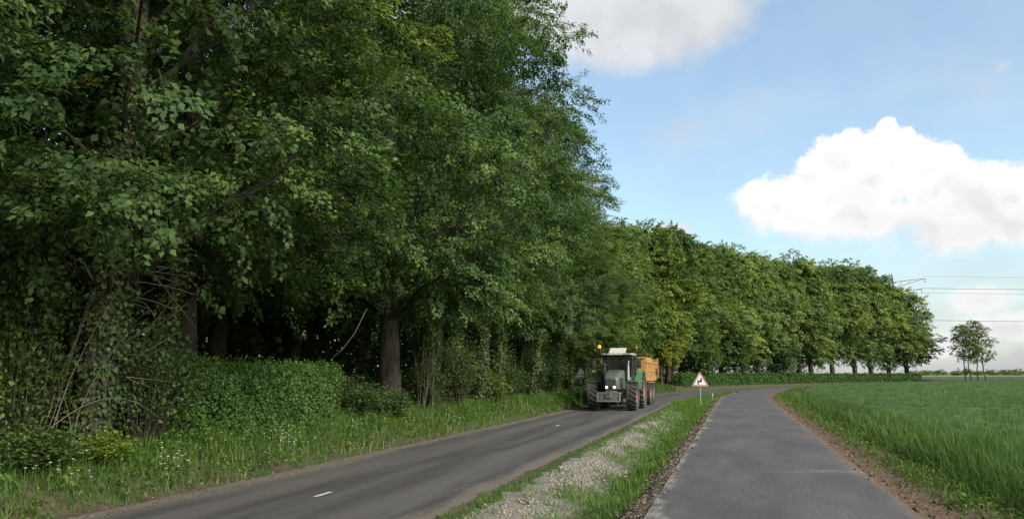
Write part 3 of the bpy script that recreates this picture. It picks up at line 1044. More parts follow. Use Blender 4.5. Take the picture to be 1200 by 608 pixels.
# leafy weeds
s, o = scatter(rng, 900, 3.0, 70, -4.4, -2.5, 2.0)
C = P(s, o, bank_z(o) + rng.uniform(.05, .30, len(s)))
clumps(rng, C, 22, (.11, .11, .09), .075, .045, gb, .5)
go = link('bank_grass', gb.mesh('bank_grass', GRASS))
go.color = (.84, .95, .68, 1)
tag(go, 'rough tall grass and weeds on the bank below the hedge', 'grass', kind='stuff')

# dry stalks standing in the bank grass
db = Bag()
s, o = scatter(rng, 3000, 3.5, 60, -4.2, -2.4, 2.2)
keep = (np.sin(s * 1.15 + .6) + .6 * np.sin(s * 2.9 + o * 3)) > rng.normal(.25, .5, len(s))
s, o = s[keep], o[keep]
db.blades(P(s, o, bank_z(o) - .02), rng.uniform(.12, .5, len(s)), rng.uniform(.004, .008, len(s)) * (1 + s / 22), .8, rng.uniform(.2, 1, len(s)), 2, rng)
do = link('dry_grass', db.mesh('dry_grass', LITTER))
do.color = (1.0, 1.1, .75, 1)
tag(do, 'straw-coloured dry stalks scattered through the bank grass', 'grass', kind='stuff')

vb = Bag()
s, o = scatter(rng, 56000, 4.0, 85, 2.4, 4.62, 2.2)
wob = .28 * np.sin(s * .9) + .18 * np.sin(s * 2.3 + 1)
keep = (o > 3.36 + wob - .045 * np.maximum(s - 18, 0) + rng.normal(0, .12, len(s))) & (o < 4.55 + .12 * np.sin(s * 1.7) + rng.normal(0, .05, len(s)))
s, o = s[keep], o[keep]
tall = 1 + 1.1 * np.exp(-((s - 45.5) / 3.0) ** 2)
vb.blades(P(s, o, verge_z(o) - .03), rng.uniform(.06, .24, len(s)) * (.55 + .6 * np.sin(s * 1.3 + o * 2) ** 2) * tall, rng.uniform(.006, .011, len(s)) * (1 + s / 22), .8,
          np.clip(rng.normal(.62, .22, len(s)), 0, 1), 2, rng)
s, o = scatter(rng, 15000, 4.0, 80, 2.2, 2.85, 2.2)
keep = rng.uniform(0, 1, len(s)) < np.clip(.55 + .7 * np.sin(s * .55 + 2), 0, 1) * np.clip(1.2 - np.abs(o - 2.45) / .35, 0, 1)
s, o = s[keep], o[keep]
vb.blades(P(s, o, verge_z(o) - .02), rng.uniform(.04, .13, len(s)), rng.uniform(.005, .009, len(s)) * (1 + s / 22), .9, np.clip(rng.normal(.5, .2, len(s)), 0, 1), 2, rng)
s, o = scatter(rng, 6500, 4.0, 60, 2.7, 3.7, 2.2)                 # thin tufts in the stones
keep = np.sin(s * 3.1) * np.sin(s * 1.3 + o * 5) > .35
s, o = s[keep], o[keep]
vb.blades(P(s, o, verge_z(o) - .02), rng.uniform(.05, .2, len(s)), rng.uniform(.005, .009, len(s)) * (1 + s / 22), .9, np.clip(rng.normal(.5, .2, len(s)), 0, 1), 2, rng)
vo = link('verge_grass', vb.mesh('verge_grass', GRASS))
vo.color = (.98, 1.08, .72, 1)
tag(vo, 'bright fresh grass in the ditch between road and cycle path', 'grass', kind='stuff')

# weeds along the soil margin on the field side
mb = Bag()
s, o = scatter(rng, 26000, 4.0, 90, 8.2, 9.3, 2.2)
keep = rng.uniform(0, 1, len(s)) < np.clip((o - 8.2) / .7, .03, 1) * (.4 + .6 * np.clip(np.sin(s * 1.1) + .6, 0, 1))
s, o = s[keep], o[keep]
mb.blades(P(s, o, dirt_z(o) - .02), rng.uniform(.05, .24, len(s)), rng.uniform(.006, .011, len(s)) * (1 + s / 22), .95, np.clip(rng.normal(.55, .25, len(s)), 0, 1), 2, rng)
C = P(*scatter(rng, 420, 4.0, 40, 8.45, 9.2, 2.0))
C[:, 2] = .07
clumps(rng, C, 18, (.10, .10, .04), .07, .035, mb, .6)
mo = link('margin_grass', mb.mesh('margin_grass', GRASS))
mo.color = (1.0, 1.02, .75, 1)
tag(mo, 'sparse grass and weeds on the brown margin beside the wheat', 'grass', kind='stuff')

# flowers on the bank: white heads and a few yellow ones
def flowers(name, n, spots, sig, material, label, size=.022):
    b = Bag()
    for (s0, o0, k) in spots:
        s = s0 + rng.normal(0, sig, k)
        o = np.clip(o0 + rng.normal(0, sig * .45, k), -4.3, -2.4)
        z = bank_z(o) + rng.uniform(.16, .42, k)
        for j in range(5):
            a = j * 2 * PI / 5 + rng.uniform(0, 1, k)
            d = np.stack([np.cos(a), np.sin(a), .25 + 0 * a], 1)
            b.leaves(P(s, o, z), d, np.array([.3, -.3, 1.]) + 0 * d, size, size * .8, .6)
        b.tube(np.array([[0, 0, -5], [0, 0, -5.01]]), .001, 3) if False else None
        pts = P(s, o, bank_z(o))
        bb = pts.copy()
        bb[:, 2] = z
        w = np.array([.002, .002, 0])
        V = np.stack([pts - w, pts + w, bb + w, bb - w], 1).reshape(-1, 3)
        SB.add(V, Q=np.arange(k * 4).reshape(k, 4))
    o_ = link(name, b.mesh(name, material))
    tag(o_, label, 'flowers', kind='stuff')


SB = Bag()
flowers('white_flowers', 0, [(5.6, -2.9, 16), (8.9, -3.1, 14), (11.0, -3.0, 20), (14.2, -3.0, 22), (14.8, -3.3, 10), (18, -3.2, 12), (24, -3.0, 14), (31, -3.2, 14)], .28, PETAL,
        'small white wild flowers dotted through the bank grass')
flowers('yellow_flowers', 0, [(6.2, -3.3, 3), (9.5, -3.3, 5), (13.2, -3.5, 10), (15.5, -3.6, 8), (20, -3.4, 6)], .4, YPETAL, 'few small yellow wild flowers in the bank grass')
fs = link('flower_stalks', SB.mesh('flower_stalks', GRASS))
tag(fs, 'thin green stalks of the wild flowers on the bank', 'flowers', kind='stuff')

# ------------------------------------------------------------------ stones, clods, dry litter
def rocks(rng, C, size, bag):
    """rough little stones: jittered octahedra"""
    n = len(C)
    b = np.array([[1, 0, 0], [-1, 0, 0], [0, 1, 0], [0, -1, 0], [0, 0, .8], [0, 0, -.8]], float)
    f = np.array([[0, 2, 4], [2, 1, 4], [1, 3, 4], [3, 0, 4], [2, 0, 5], [1, 2, 5], [3, 1, 5], [0, 3, 5]])
    a = rng.uniform(0, 2 * PI, n)
    V = b[None] * rng.uniform(.55, 1.2, (n, 6, 1)) + rng.normal(0, .22, (n, 6, 3))
    c, s = np.cos(a)[:, None], np.sin(a)[:, None]
    x = V[..., 0] * c - V[..., 1] * s
    y = V[..., 0] * s + V[..., 1] * c
    V = np.stack([x, y, V[..., 2]], -1) * np.asarray(size)[:, None, None] + C[:, None, :]
    T = (np.arange(n)[:, None, None] * 6 + f[None]).reshape(-1, 3)
    bag.add(V.reshape(-1, 3), T=T)


sb = Bag()
s, o = scatter(rng, 14000, 4.5, 40, 2.5, 3.85, 2.0)
wob = .22 * np.sin(s * .9) + .14 * np.sin(s * 2.3 + 1)
keep = (o > 2.70 + .14 * np.sin(s * 1.1) + rng.normal(0, .08, len(s))) & (o < 3.46 + wob + rng.normal(0, .13, len(s)))
s, o = s[keep], o[keep]
rocks(rng, P(s, o, verge_z(o) + .004), (.010 + .022 * rng.uniform(0, 1, len(s)) ** 2) * (1 + s / 50), sb)
s, o = scatter(rng, 1800, 4.5, 55, 4.55, 5.05, 2.0)
rocks(rng, P(s, o, verge_z(o) + .006), rng.uniform(.006, .018, len(s)) * (1 + s / 50), sb)
so = link('chalk_stones', sb.mesh('chalk_stones', STONE))
tag(so, 'bank of pale crushed stone sloping from road to ditch', 'gravel', kind='stuff')

cb = Bag()
s, o = scatter(rng, 5200, 4.5, 60, 7.85, 9.1, 2.0)
keep = rng.uniform(0, 1, len(s)) < np.clip(1.25 - np.abs(o - 8.2) / .45, .05, 1)
s, o = s[keep], o[keep]
rocks(rng, P(s, o, dirt_z(o) + .004), (.008 + .036 * rng.uniform(0, 1, len(s)) ** 4) * (1 + s / 60), cb)
co = link('earth_clods', cb.mesh('earth_clods', CLOD))
tag(co, 'crumbled brown earth clods along the cycle path edge', 'earth', kind='stuff')

lb = Bag()
s, o = scatter(rng, 6500, 4.5, 60, 4.42, 5.02, 2.0)
n = len(s)
lb.leaves(P(s, o, verge_z(o) + .012), rng.normal(0, 1, (n, 3)) * np.array([1, 1, .25]), np.array([0, 0, 1.]) + rng.normal(0, .5, (n, 3)), rng.uniform(.02, .07, n) * (1 + s / 40), rng.uniform(.008, .02, n) * (1 + s / 40), rng.uniform(0, .8, n))
s, o = scatter(rng, 2600, 4.0, 50, -2.75, -1.9, 2.0)
n = len(s)
lb.leaves(P(s, o, np.maximum(bank_z(o), -.262) + .012), rng.normal(0, 1, (n, 3)) * np.array([1, 1, .2]), np.array([0, 0, 1.]) + rng.normal(0, .4, (n, 3)), rng.uniform(.02, .06, n), rng.uniform(.008, .02, n), rng.uniform(0, .8, n))
s, o = scatter(rng, 1800, 4.0, 40, 8.1, 9.3, 2.0)
n = len(s)
lb.leaves(P(s, o, dirt_z(o) + .012), rng.normal(0, 1, (n, 3)) * np.array([1, 1, .2]), np.array([0, 0, 1.]) + rng.normal(0, .4, (n, 3)), rng.uniform(.02, .07, n), rng.uniform(.006, .015, n), rng.uniform(.2, 1, n))
lo = link('dry_litter', lb.mesh('dry_litter', LITTER))
tag(lo, 'dry brown leaf and straw litter on the verge edges', 'litter', kind='stuff')

# ------------------------------------------------------------------ the wheat
wb = Bag()


def wheat(n, s0, s1, omax, h, w, lean, segs, power):
    s, u = scatter(rng, n, s0, s1, 0, 1, power)
    om = np.minimum(8.98 + 2.2 + .47 * s, omax)
    o = 8.98 + (om - 8.98) * u
    o = np.where(o < 30, np.round(o / .17) * .17 + rng.normal(0, .04, n), o)      # drilled rows
    m = n
    big = .5 + .5 * np.sin(s * .31 + o * .17) * np.sin(o * .43 - s * .11)
    H = h * rng.uniform(.62, 1.08, m) * (.92 + .12 * big) * np.clip(.55 + (o - 8.98) * 1.1, .55, 1)
    wb.blades(P(s, o, -.02), H, rng.uniform(.7, 1.3, m) * w, lean, np.clip(rng.normal(.45, .30, m) + .3 * (big - .5), 0, 1), segs, rng, 2.2)


wheat(80000, 2.5, 17, 60, .62, .0135, .6, 3, 1.6)
wheat(64000, 14, 45, 60, .64, .028, .6, 2, 1.8)
wheat(60000, 42, 180, 120, .66, .06, .5, 1, 1.7)
wh = link('wheat', wb.mesh('wheat', WHEAT))
tag(wh, 'dense green young wheat covering the field', 'wheat', kind='stuff')
# the closed canopy under the blade tips, as far as the field goes
cs = np.concatenate([np.arange(-10, 60, .5), np.arange(60, 190, 1.5)])
oo = np.concatenate([9.4 + np.arange(0, 12, .4), 9.4 + 12 + np.arange(0, 60, 3.0)])
ss, og = np.meshgrid(cs, oo, indexing='ij')
zz = .40 + .05 * RNG.normal(0, 1, ss.shape)
zz[:, 0] = -.02
zz[:, 1] = .2
zz[-1, :] = -.02
V = P(ss, og, zz)
n, m = ss.shape
i, j = np.meshgrid(np.arange(n - 1), np.arange(m - 1), indexing='ij')
Q = np.stack([i * m + j, i * m + j + 1, (i + 1) * m + j + 1, (i + 1) * m + j], -1).reshape(-1, 4)
wc = link('wheat_canopy', np_mesh('wheat_canopy', V.reshape(-1, 3), Q, None, WHEAT, {'tint': np.clip(RNG.normal(.42, .16, n * m), 0, 1)}, True))
tag(wc, 'closed leaf layer of the young wheat', 'wheat', kind='stuff')

# ------------------------------------------------------------------ the lone slender trees in the field, far bushes
SL = [make_tree(101, 10.2, 4.0, 2.5, .10, 70, 9, 12, L=.16, Wd=.11, bough=.55, twigs=False, limbs=30, gap=.1, core=60),
      make_tree(113, 9.6, 3.6, 2.3, .09, 64, 9, 12, L=.16, Wd=.11, bough=.55, twigs=False, limbs=30, gap=.15, core=60)]


def ground_at(px, depth):
    """ground position seen at horizontal picture place px, depth metres down the road axis"""
    a, _ = pix_dir(px, 437)
    return depth * math.tan(R_(a)), depth


for k, (px, dp, pk, sw, sh, lab) in enumerate([
        (1131, 150, 0, .95, .95, 'slender field tree nearest the wood, thickest stem of the small clump'),
        (1138, 153, 1, .9, .98, 'slender field tree second from the wood in the small clump'),
        (1145, 151, 0, .9, 1.02, 'slender field tree third from the wood in the small clump'),
        (1153, 149, 1, 1.0, .98, 'slender field tree farthest from the wood in the small clump')]):
    x, y = ground_at(px, dp)
    put_tree('slender_tree', SL[pk], (x, y, -.1), k * 2.2 + 1, (sw, sh), (1.7, 1.4, 1.3), lab, group='slender trees in the field')

FB = [shrub_mesh(rng, 3.0, 3.4, 700, .55, .45, .7), shrub_mesh(rng, 3.6, 2.6, 700, .55, .45, .7)]
for k, px in enumerate([1072, 1088, 1101, 1116, 1128, 1146, 1163, 1182, 1192, 1203]):
    x, y = ground_at(px, 420 + 25 * (k % 3))
    t = empty('distant_bush', (x, y, .3), k)
    sc = .75 + .5 * ((k * 37) % 10) / 10
    t.scale = (1.5, 1.5, sc)
    tag(t, 'small distant bush on the horizon, ' + ORD[k] + ' counted from the wood', 'bush', 'distant bushes on the horizon')
    f = link('foliage', FB[k % 2][0], t)
    f.color = (1.3, 1.35, 1.2, 1)
    link('stems', FB[k % 2][1], t)

# elder in pale bloom behind the sign
el_ = put_shrub('blooming_shrub', SH[1], 59.0, -3.4, .3, (.9, .9, 1.0), (2.4, 2.1, 1.6), 'small pale blooming shrub just behind the warning sign')

# ------------------------------------------------------------------ solid shapes
class MB:
    def __init__(s):
        s.bm = bmesh.new()

    def box(s, c, size, bev=0.0, rot=None, taper=None):
        m = bmesh.new()
        bmesh.ops.create_cube(m, size=1.0)
        for v in m.verts:
            k = 1.0
            if taper and v.co.z > 0:
                k = taper
            v.co = Vector((v.co.x * size[0] * k, v.co.y * size[1] * k, v.co.z * size[2]))
        if bev:
            bmesh.ops.bevel(m, geom=m.edges[:], offset=bev, segments=2, affect='EDGES', profile=.6)
        M = Matrix.Translation(c)
        if rot:
            from mathutils import Euler
            M = M @ Euler(rot).to_matrix().to_4x4()
        m.transform(M)
        return s.merge(m)

    def merge(s, m):
        t = bpy.data.meshes.new('tmp')
        m.to_mesh(t)
        m.free()
        s.bm.from_mesh(t)
        bpy.data.meshes.remove(t)
        return s

    def bar(s, a, b, w, h=None):
        a, b = Vector(a), Vector(b)
        d = b - a
        m = bmesh.new()
        bmesh.ops.create_cube(m, size=1.0)
        for v in m.verts:
            v.co = Vector((v.co.x * w, v.co.y * (h or w), v.co.z * d.length))
        m.transform(Matrix.Translation((a + b) / 2) @ d.to_track_quat('Z', 'Y').to_matrix().to_4x4())
        return s.merge(m)

    def cyl(s, a, b, r, r2=None, n=14):
        a, b = Vector(a), Vector(b)
        d = b - a
        m = bmesh.new()
        bmesh.ops.create_cone(m, cap_ends=True, segments=n, radius1=r, radius2=r if r2 is None else r2, depth=d.length)
        m.transform(Matrix.Translation((a + b) / 2) @ d.to_track_quat('Z', 'Y').to_matrix().to_4x4())
        return s.merge(m)

    def ball(s, c, r, sc=(1, 1, 1)):
        m = bmesh.new()
        bmesh.ops.create_uvsphere(m, u_segments=14, v_segments=9, radius=r)
        m.transform(Matrix.Translation(c) @ Matrix.Diagonal((*sc, 1)))
        return s.merge(m)

    def lathe_x(s, prof, c=(0, 0, 0), n=28, close=False):
        """profile of (x, radius) turned about the x axis"""
        rings = []
        for x, r in prof:
            rings.append([s.bm.verts.new((c[0] + x, c[1] + r * math.cos(2 * PI * k / n), c[2] + r * math.sin(2 * PI * k / n))) for k in range(n)])
        for i in range(len(rings) - 1):
            for k in range(n):
                s.bm.faces.new((rings[i][k], rings[i + 1][k], rings[i + 1][(k + 1) % n], rings[i][(k + 1) % n]))
        return s

    def loft(s, secs, caps=True):
        rings = [[s.bm.verts.new(p) for p in sec] for sec in secs]
        n = len(rings[0])
        for i in range(len(rings) - 1):
            for k in range(n):
                s.bm.faces.new((rings[i][k], rings[i][(k + 1) % n], rings[i + 1][(k + 1) % n], rings[i + 1][k]))
        if caps:
            s.bm.faces.new(rings[0][::-1])
            s.bm.faces.new(rings[-1])
        return s

    def plate(s, pts, th):
        """flat polygon with thickness th (normal by winding)"""
        p = [Vector(q) for q in pts]
        nrm = (p[1] - p[0]).cross(p[2] - p[0]).normalized()
        return s.loft([[q - nrm * th / 2 for q in p], [q + nrm * th / 2 for q in p]])

    def build(s, name, material, parent=None, smooth=None):
        bmesh.ops.recalc_face_normals(s.bm, faces=s.bm.faces[:])
        me = bpy.data.meshes.new(name)
        s.bm.to_mesh(me)
        s.bm.free()
        if smooth:
            for p in me.polygons:
                p.use_smooth = True
            try:
                me.set_sharp_from_angle(angle=R_(smooth))
            except Exception:
                pass
        me.materials.append(material)
        return link(name, me, parent)


GREEN = plain('tractor_green', (.045, .155, .050), .42, 0, .35, (.16, .14, .10), 4.0)
HOODM = plain('hood_grey_green', (.058, .074, .048), .36, 0, .35, (.20, .18, .14), 5.0)
DARK = plain('black_plastic', (.020, .020, .020), .6, 0, .3, (.07, .06, .05), 5.0)
STEEL = plain('grey_cast_steel', (.11, .105, .095), .65, .15, .55, (.12, .09, .065), 6.0)
RUBBER = plain('tyre_rubber', (.028, .027, .026), .85, 0, .7, (.12, .10, .075), 7.0)
RED = plain('rim_red', (.24, .065, .052), .55, 0, .5, (.17, .13, .10), 6.0)
CREAM = plain('cab_roof_cream', (.30, .28, .225), .5, 0, .3, (.30, .27, .2), 4.0)
ORANGE = plain('trailer_ochre', (.38, .195, .055), .55, 0, .45, (.26, .17, .09), 3.5)
RIMO = plain('trailer_rim_ochre', (.50, .27, .09), .55, 0, .5, (.20, .15, .10), 6.0)
LAMP = plain('headlamp_lit', (1.0, .93, .80), .3, 0, 0, emit=2.2)
AMBER = plain('amber_lit', (1.0, .24, .015), .3, 0, 0, emit=1.3)
AMBER_OFF = plain('amber_unlit', (.55, .12, .03), .35, 0, .15)
CHROME = plain('brushed_steel', (.42, .42, .40), .35, .8, .2, (.2, .18, .15), 5.0)
SKIN = plain('skin', (.42, .25, .18), .6, 0, .1)
CLOTH = plain('dark_work_jacket', (.030, .034, .045), .9, 0, .2)
HAIR = plain('dark_hair', (.025, .018, .012), .8, 0, .1)
SEATM = plain('seat_fabric', (.030, .030, .032), .9, 0, .2)


def m_glass(nt, b):
    b.inputs['Base Color'].default_value = (.02, .025, .022, 1)
    b.inputs['Roughness'].default_value = .04
    b.inputs['Specular IOR Level'].default_value = .6
    co = nt.new('ShaderNodeTexCoord').outputs['Object']
    nt.put(b.inputs['Alpha'], nt.ramp(nt.noise(co, 3.0, 4), .4, .8, .55, .68))


HATCH = plain('pale_roof_hatch', (.50, .47, .39), .5, 0, .3, (.3, .27, .2), 4.0)
GLASS = mat('tinted_cab_glass', m_glass)


def wheel(parent, name, x, y, r, w, rim_r, side, rim_mat, lugs=20, lug_h=.045, dish=.10):
    """tyre with chevron lugs and a dished rim; side = +1 when the outer face looks to +x"""
    wt = empty(name, (x, y, r))
    wt.parent = parent
    t = MB()
    h = w / 2
    ro = r - lug_h
    prof = [(-h * .70, rim_r), (-h * .95, rim_r + (ro - rim_r) * .35), (-h, rim_r + (ro - rim_r) * .7), (-h * .86, ro * .985), (-h * .45, ro), (0, ro * 1.004),
            (h * .45, ro), (h * .86, ro * .985), (h, rim_r + (ro - rim_r) * .7), (h * .95, rim_r + (ro - rim_r) * .35), (h * .70, rim_r)]
    t.lathe_x(prof, n=40)
    for k in range(lugs):
        for sd_, ph in ((-1, 0.0), (1, .5)):
            a0 = 2 * PI * (k + ph) / lugs
            da = .26 * 20 / lugs
            secs = []
            for q, (xx, dr) in enumerate([(-.03 * sd_, 0.0), (h * .5 * sd_, 0.0), (h * .93 * sd_, -.012), (h * 1.02 * sd_, -(ro - rim_r) * .22)]):
                aa = a0 + da * (abs(xx) / h)
                ring = []
                for (e, rr) in ((-.055 * 20 / lugs, ro - .02), (.055 * 20 / lugs, ro - .02), (.042 * 20 / lugs, ro + lug_h), (-.042 * 20 / lugs, ro + lug_h)):
                    rad = rr + dr
                    ring.append((xx, rad * math.cos(aa + e), rad * math.sin(aa + e)))
                secs.append(ring)
            t.loft(secs)
    t.build('tyre', RUBBER, wt, 35)
    rm = MB()
    s = side
    rm.lathe_x([(-s * h * .66, rim_r * .98), (-s * h * .66, rim_r * .90), (0, rim_r * .84), (s * h * .40, rim_r * .88), (s * h * .70, rim_r * 1.03), (s * h * .74, rim_r * 1.0),
                (s * h * .60, rim_r * .88), (s * h * .25, rim_r * .80), (s * (h * .25 - dish * .2), rim_r * .62), (s * h * .30, rim_r * .42), (s * h * .42, rim_r * .36), (s * h * .46, rim_r * .2), (s * h * .46, .001)], n=28)
    rm.build('rim', rim_mat, wt, 35)
    hb = MB()
    for k in range(8):
        a = 2 * PI * k / 8
        c = Vector((s * h * .40, rim_r * .5 * math.cos(a), rim_r * .5 * math.sin(a)))
        hb.cyl(c - Vector((s * .04, 0, 0)), c + Vector((s * .03, 0, 0)), .022, n=6)
    hb.build('wheel_nuts', STEEL, wt)
    return wt


# ------------------------------------------------------------------ tractor (its front looks down the road, towards -Y)
TX, TY, TZ = -5.97, 39.2, -.250
tractor = empty('tractor', (TX, TY, TZ))
tag(tractor, 'green farm tractor with lit headlights coming down the road, towing a trailer', 'tractor')
wheel(tractor, 'front_wheel', -.97, 0, .70, .52, .40, -1, RED, 18)
wheel(tractor, 'front_wheel', .97, 0, .70, .52, .40, 1, RED, 18)
wheel(tractor, 'rear_wheel', -.98, 2.85, .95, .62, .56, -1, RED, 22, .05)
wheel(tractor, 'rear_wheel', .98, 2.85, .95, .62, .56, 1, RED, 22, .05)
m = MB().box((0, .9, .98), (.52, 3.0, .42), .04).box((0, -.55, .82), (.46, .7, .34), .03).box((0, 2.5, .98), (.62, 1.4, .62), .05)
m.cyl((-.75, 0, .70), (.75, 0, .70), .10).cyl((-.75, 2.85, .95), (.75, 2.85, .95), .17).box((0, .0, .70), (.34, .42, .36), .05)
m.build('chassis', STEEL, tractor)
# hood: rounded section that rises and widens towards the cab
def hood_sec(y, w, z0, z1, r=.16):
    pts = [(-w, z0)]
    for k in range(6):
        a = PI - k / 5 * PI / 2
        pts.append((-w + r + r * math.cos(a), z1 - r + r * math.sin(a)))
    for k in range(6):
        a = PI / 2 - k / 5 * PI / 2
        pts.append((w - r + r * math.cos(a), z1 - r + r * math.sin(a)))
    pts.append((w, z0))
    return [(x, y, z) for x, z in pts]


MB().loft([hood_sec(-.84, .30, 1.10, 1.56, .16), hood_sec(-.80, .34, 1.08, 1.64, .16), hood_sec(-.6, .385, 1.05, 1.76), hood_sec(-.1, .41, 1.04, 1.90), hood_sec(.6, .44, 1.04, 1.99), hood_sec(1.22, .46, 1.04, 2.02)]).build('hood', HOODM, tractor, 40)
gr_ = MB().box((0, -.855, 1.34), (.54, .05, .42), .03).box((0, -.80, 1.02), (.60, .12, .14), .03).build('grille', DARK, tractor)
g2 = MB()
for k in range(7):
    g2.box((0, -.885, 1.19 + .05 * k), (.48, .015, .016))
g2.build('grille_bars', STEEL, gr_)
for x in (-.19, .19):
    hl = MB().box((x, -.87, 1.16), (.17, .06, .13), .03).build('headlight', DARK, tractor)
    MB().ball((x, -.90, 1.16), .062, (1, .35, 1)).build('bulb', LAMP, hl)
for s in (-1, 1):                                      # side grilles of the hood
    MB().box((s * .432, .15, 1.42), (.03, .9, .42), .02, rot=(0, s * -.04, 0)).build('side_grille', DARK, tractor)
# front weight on its linkage
fw = MB()
fw.box((0, -1.42, .70), (1.12, .36, .46), .045).box((0, -1.62, .78), (.30, .06, .26), .02).box((0, -1.16, .72), (.42, .3, .3), .03)
fw.build('front_weight', STEEL, tractor, 30)
rim_ = MB().box((0, -1.615, .905), (1.10, .03, .035)).box((0, -1.615, .50), (1.10, .03, .035)).box((-.535, -1.615, .70), (.035, .03, .37)).box((.535, -1.615, .70), (.035, .03, .37))
rim_.build('weight_rib', CHROME, tractor)
lk = MB().bar((-.32, -1.2, .62), (-.28, -.3, .78), .07).bar((.32, -1.2, .62), (.28, -.3, .78), .07).cyl((0, -1.2, .95), (0, -.75, 1.02), .035)
lk.cyl((0, -1.66, .86), (0, -1.60, .86), .06)
lk.build('front_linkage', DARK, tractor)
# mudguards
def guard(x0, x1, cy, cz, r, a0, a1, th, n=10):
    secs = []
    for k in range(n + 1):
        a = a0 + (a1 - a0) * k / n
        c, s_ = math.cos(a), math.sin(a)
        secs.append([(x0, cy + r * c, cz + r * s_), (x1, cy + r * c, cz + r * s_), (x1, cy + (r + th) * c, cz + (r + th) * s_), (x0, cy + (r + th) * c, cz + (r + th) * s_)])
    return MB().loft(secs)


for s in (-1, 1):
    guard(s * .72, s * 1.20, 0, .70, .735, R_(15), R_(112), .022).build('front_mudguard', DARK, tractor, 40)
    g = guard(s * .62, s * 1.22, 2.85, .95, 1.02, R_(30), R_(175), .05)
    g.build('rear_mudguard', GREEN, tractor, 40)
    pts = [(s * .62, 2.85 + 1.05 * math.cos(R_(a)), .95 + 1.05 * math.sin(R_(a))) for a in range(20, 181, 20)]
    MB().plate(pts, .03).build('mudguard_side', GREEN, tractor)
    # steps and tank between the wheels
    MB().box((s * .78, 1.55, .78), (.40, .95, .55), .06).build('fuel_tank' if s > 0 else 'battery_box', DARK, tractor, 40)
    st = MB()
    for k in range(3):
        st.box((s * 1.02, 1.25, .50 + .28 * k), (.26, .34, .03))
    st.bar((s * 1.14, 1.08, .46), (s * 1.10, 1.08, 1.3), .03).bar((s * 1.14, 1.42, .46), (s * 1.10, 1.42, 1.3), .03)
    st.build('step_ladder', STEEL, tractor)
# cab
CW, C0, C1 = .86, 1.22, 2.95
fr = MB()
cor = {}
for s in (-1, 1):
    A = (s * .74, C0 + .02, 1.28)
    A2 = (s * .80, C0 + .16, 2.76)
    Bm = (s * .90, C0 + .95, 1.28)
    B2 = (s * .86, C0 + .95, 2.76)
    Cm = (s * .84, C1 - .05, 1.55)
    C2 = (s * .80, C1 + .02, 2.76)
    cor[s] = (A, A2, Bm, B2, Cm, C2)
    fr.bar(A, A2, .075, .09).bar(Bm, B2, .06, .08).bar(Cm, C2, .09, .09)
    fr.bar(A2, B2, .07).bar(B2, C2, .07).bar(A, Bm, .08).bar(Bm, Cm, .08)
for q in (1, 5):
    fr.bar(cor[-1][q], cor[1][q], .07)
fr.bar(cor[-1][0], cor[1][0], .08).bar(cor[-1][4], cor[1][4], .08)
fr.box((0, C0 + .9, 1.24), (1.5, 1.75, .08), .02)
fr.build('cab_frame', DARK, tractor)
MB().plate([cor[-1][0], cor[1][0], cor[1][1], cor[-1][1]], .008).build('windscreen', GLASS, tractor)
for s in (-1, 1):
    A, A2, Bm, B2, Cm, C2 = cor[s]
    d = MB().plate([A, Bm, B2, A2], .008).build('door', GLASS, tractor)
    MB().bar((s * .90, C0 + .80, 1.72), (s * .92, C0 + .80, 1.92), .035).build('handle', DARK, d)
    MB().plate([Bm, Cm, C2, B2], .008).build('side_window', GLASS, tractor)
MB().plate([cor[-1][4], cor[1][4], cor[1][5], cor[-1][5]], .008).build('rear_window', GLASS, tractor)
# lower front of the cab, green panels beside the hood
for s in (-1, 1):
    MB().box((s * .62, C0 - .02, 1.35), (.28, .10, .62), .03).build('cab_side_panel', GREEN if s > 0 else DARK, tractor, 40)
rf = MB().loft([[(-.80, C0 + .02, 2.80), (.80, C0 + .02, 2.80), (.76, C0 + .06, 2.87), (-.76, C0 + .06, 2.87)],
                [(-.88, C0 + .4, 2.80), (.88, C0 + .4, 2.80), (.82, C0 + .42, 2.89), (-.82, C0 + .42, 2.89)],
                [(-.88, C1 - .2, 2.80), (.88, C1 - .2, 2.80), (.82, C1 - .22, 2.89), (-.82, C1 - .22, 2.89)],
                [(-.80, C1 + .12, 2.80), (.80, C1 + .12, 2.80), (.74, C1 + .08, 2.87), (-.74, C1 + .08, 2.87)]]).build('cab_roof', CREAM, tractor, 35)
MB().box((.02, C0 + .45, 3.02), (.86, .70, .05), .02, rot=(R_(24), 0, 0)).build('roof_hatch', HATCH, rf)
wl = MB()
for x in (-.68, -.48, .48, .68):
    wl.box((x, C0 + .0, 2.83), (.15, .06, .09), .02)
wl.build('work_lights', CHROME, rf)
# beacons on their stalks, mirrors, exhaust, air intake
for x, mt_, r_ in ((-.93, AMBER, .085), (.86, AMBER_OFF, .065)):
    yb = C0 + .35 if x < 0 else C1 - .15
    b_ = MB().bar((x * .93, yb, 2.85), (x, yb, 3.16), .03).cyl((x, yb, 3.13), (x, yb, 3.17), r_ * 1.05).build('beacon', DARK, tractor)
    MB().cyl((x, yb, 3.17), (x, yb, 3.17 + r_ * 1.8), r_, r_ * .85).build('beacon_dome', mt_, b_, 40)
for s in (-1, 1):
    mr = MB().bar((s * .80, C0 + .10, 2.55), (s * 1.16, C0 - .08, 2.62), .03).bar((s * 1.16, C0 - .08, 2.62), (s * 1.16, C0 - .08, 2.05), .03).build('mirror_arm', DARK, tractor)
    MB().box((s * 1.18, C0 - .08, 2.32), (.24, .07, .42), .03).build('mirror', DARK, mr, 40)
    MB().box((s * 1.20, C0 - .06, 1.94), (.16, .08, .11), .02).build('indicator', CHROME, tractor)
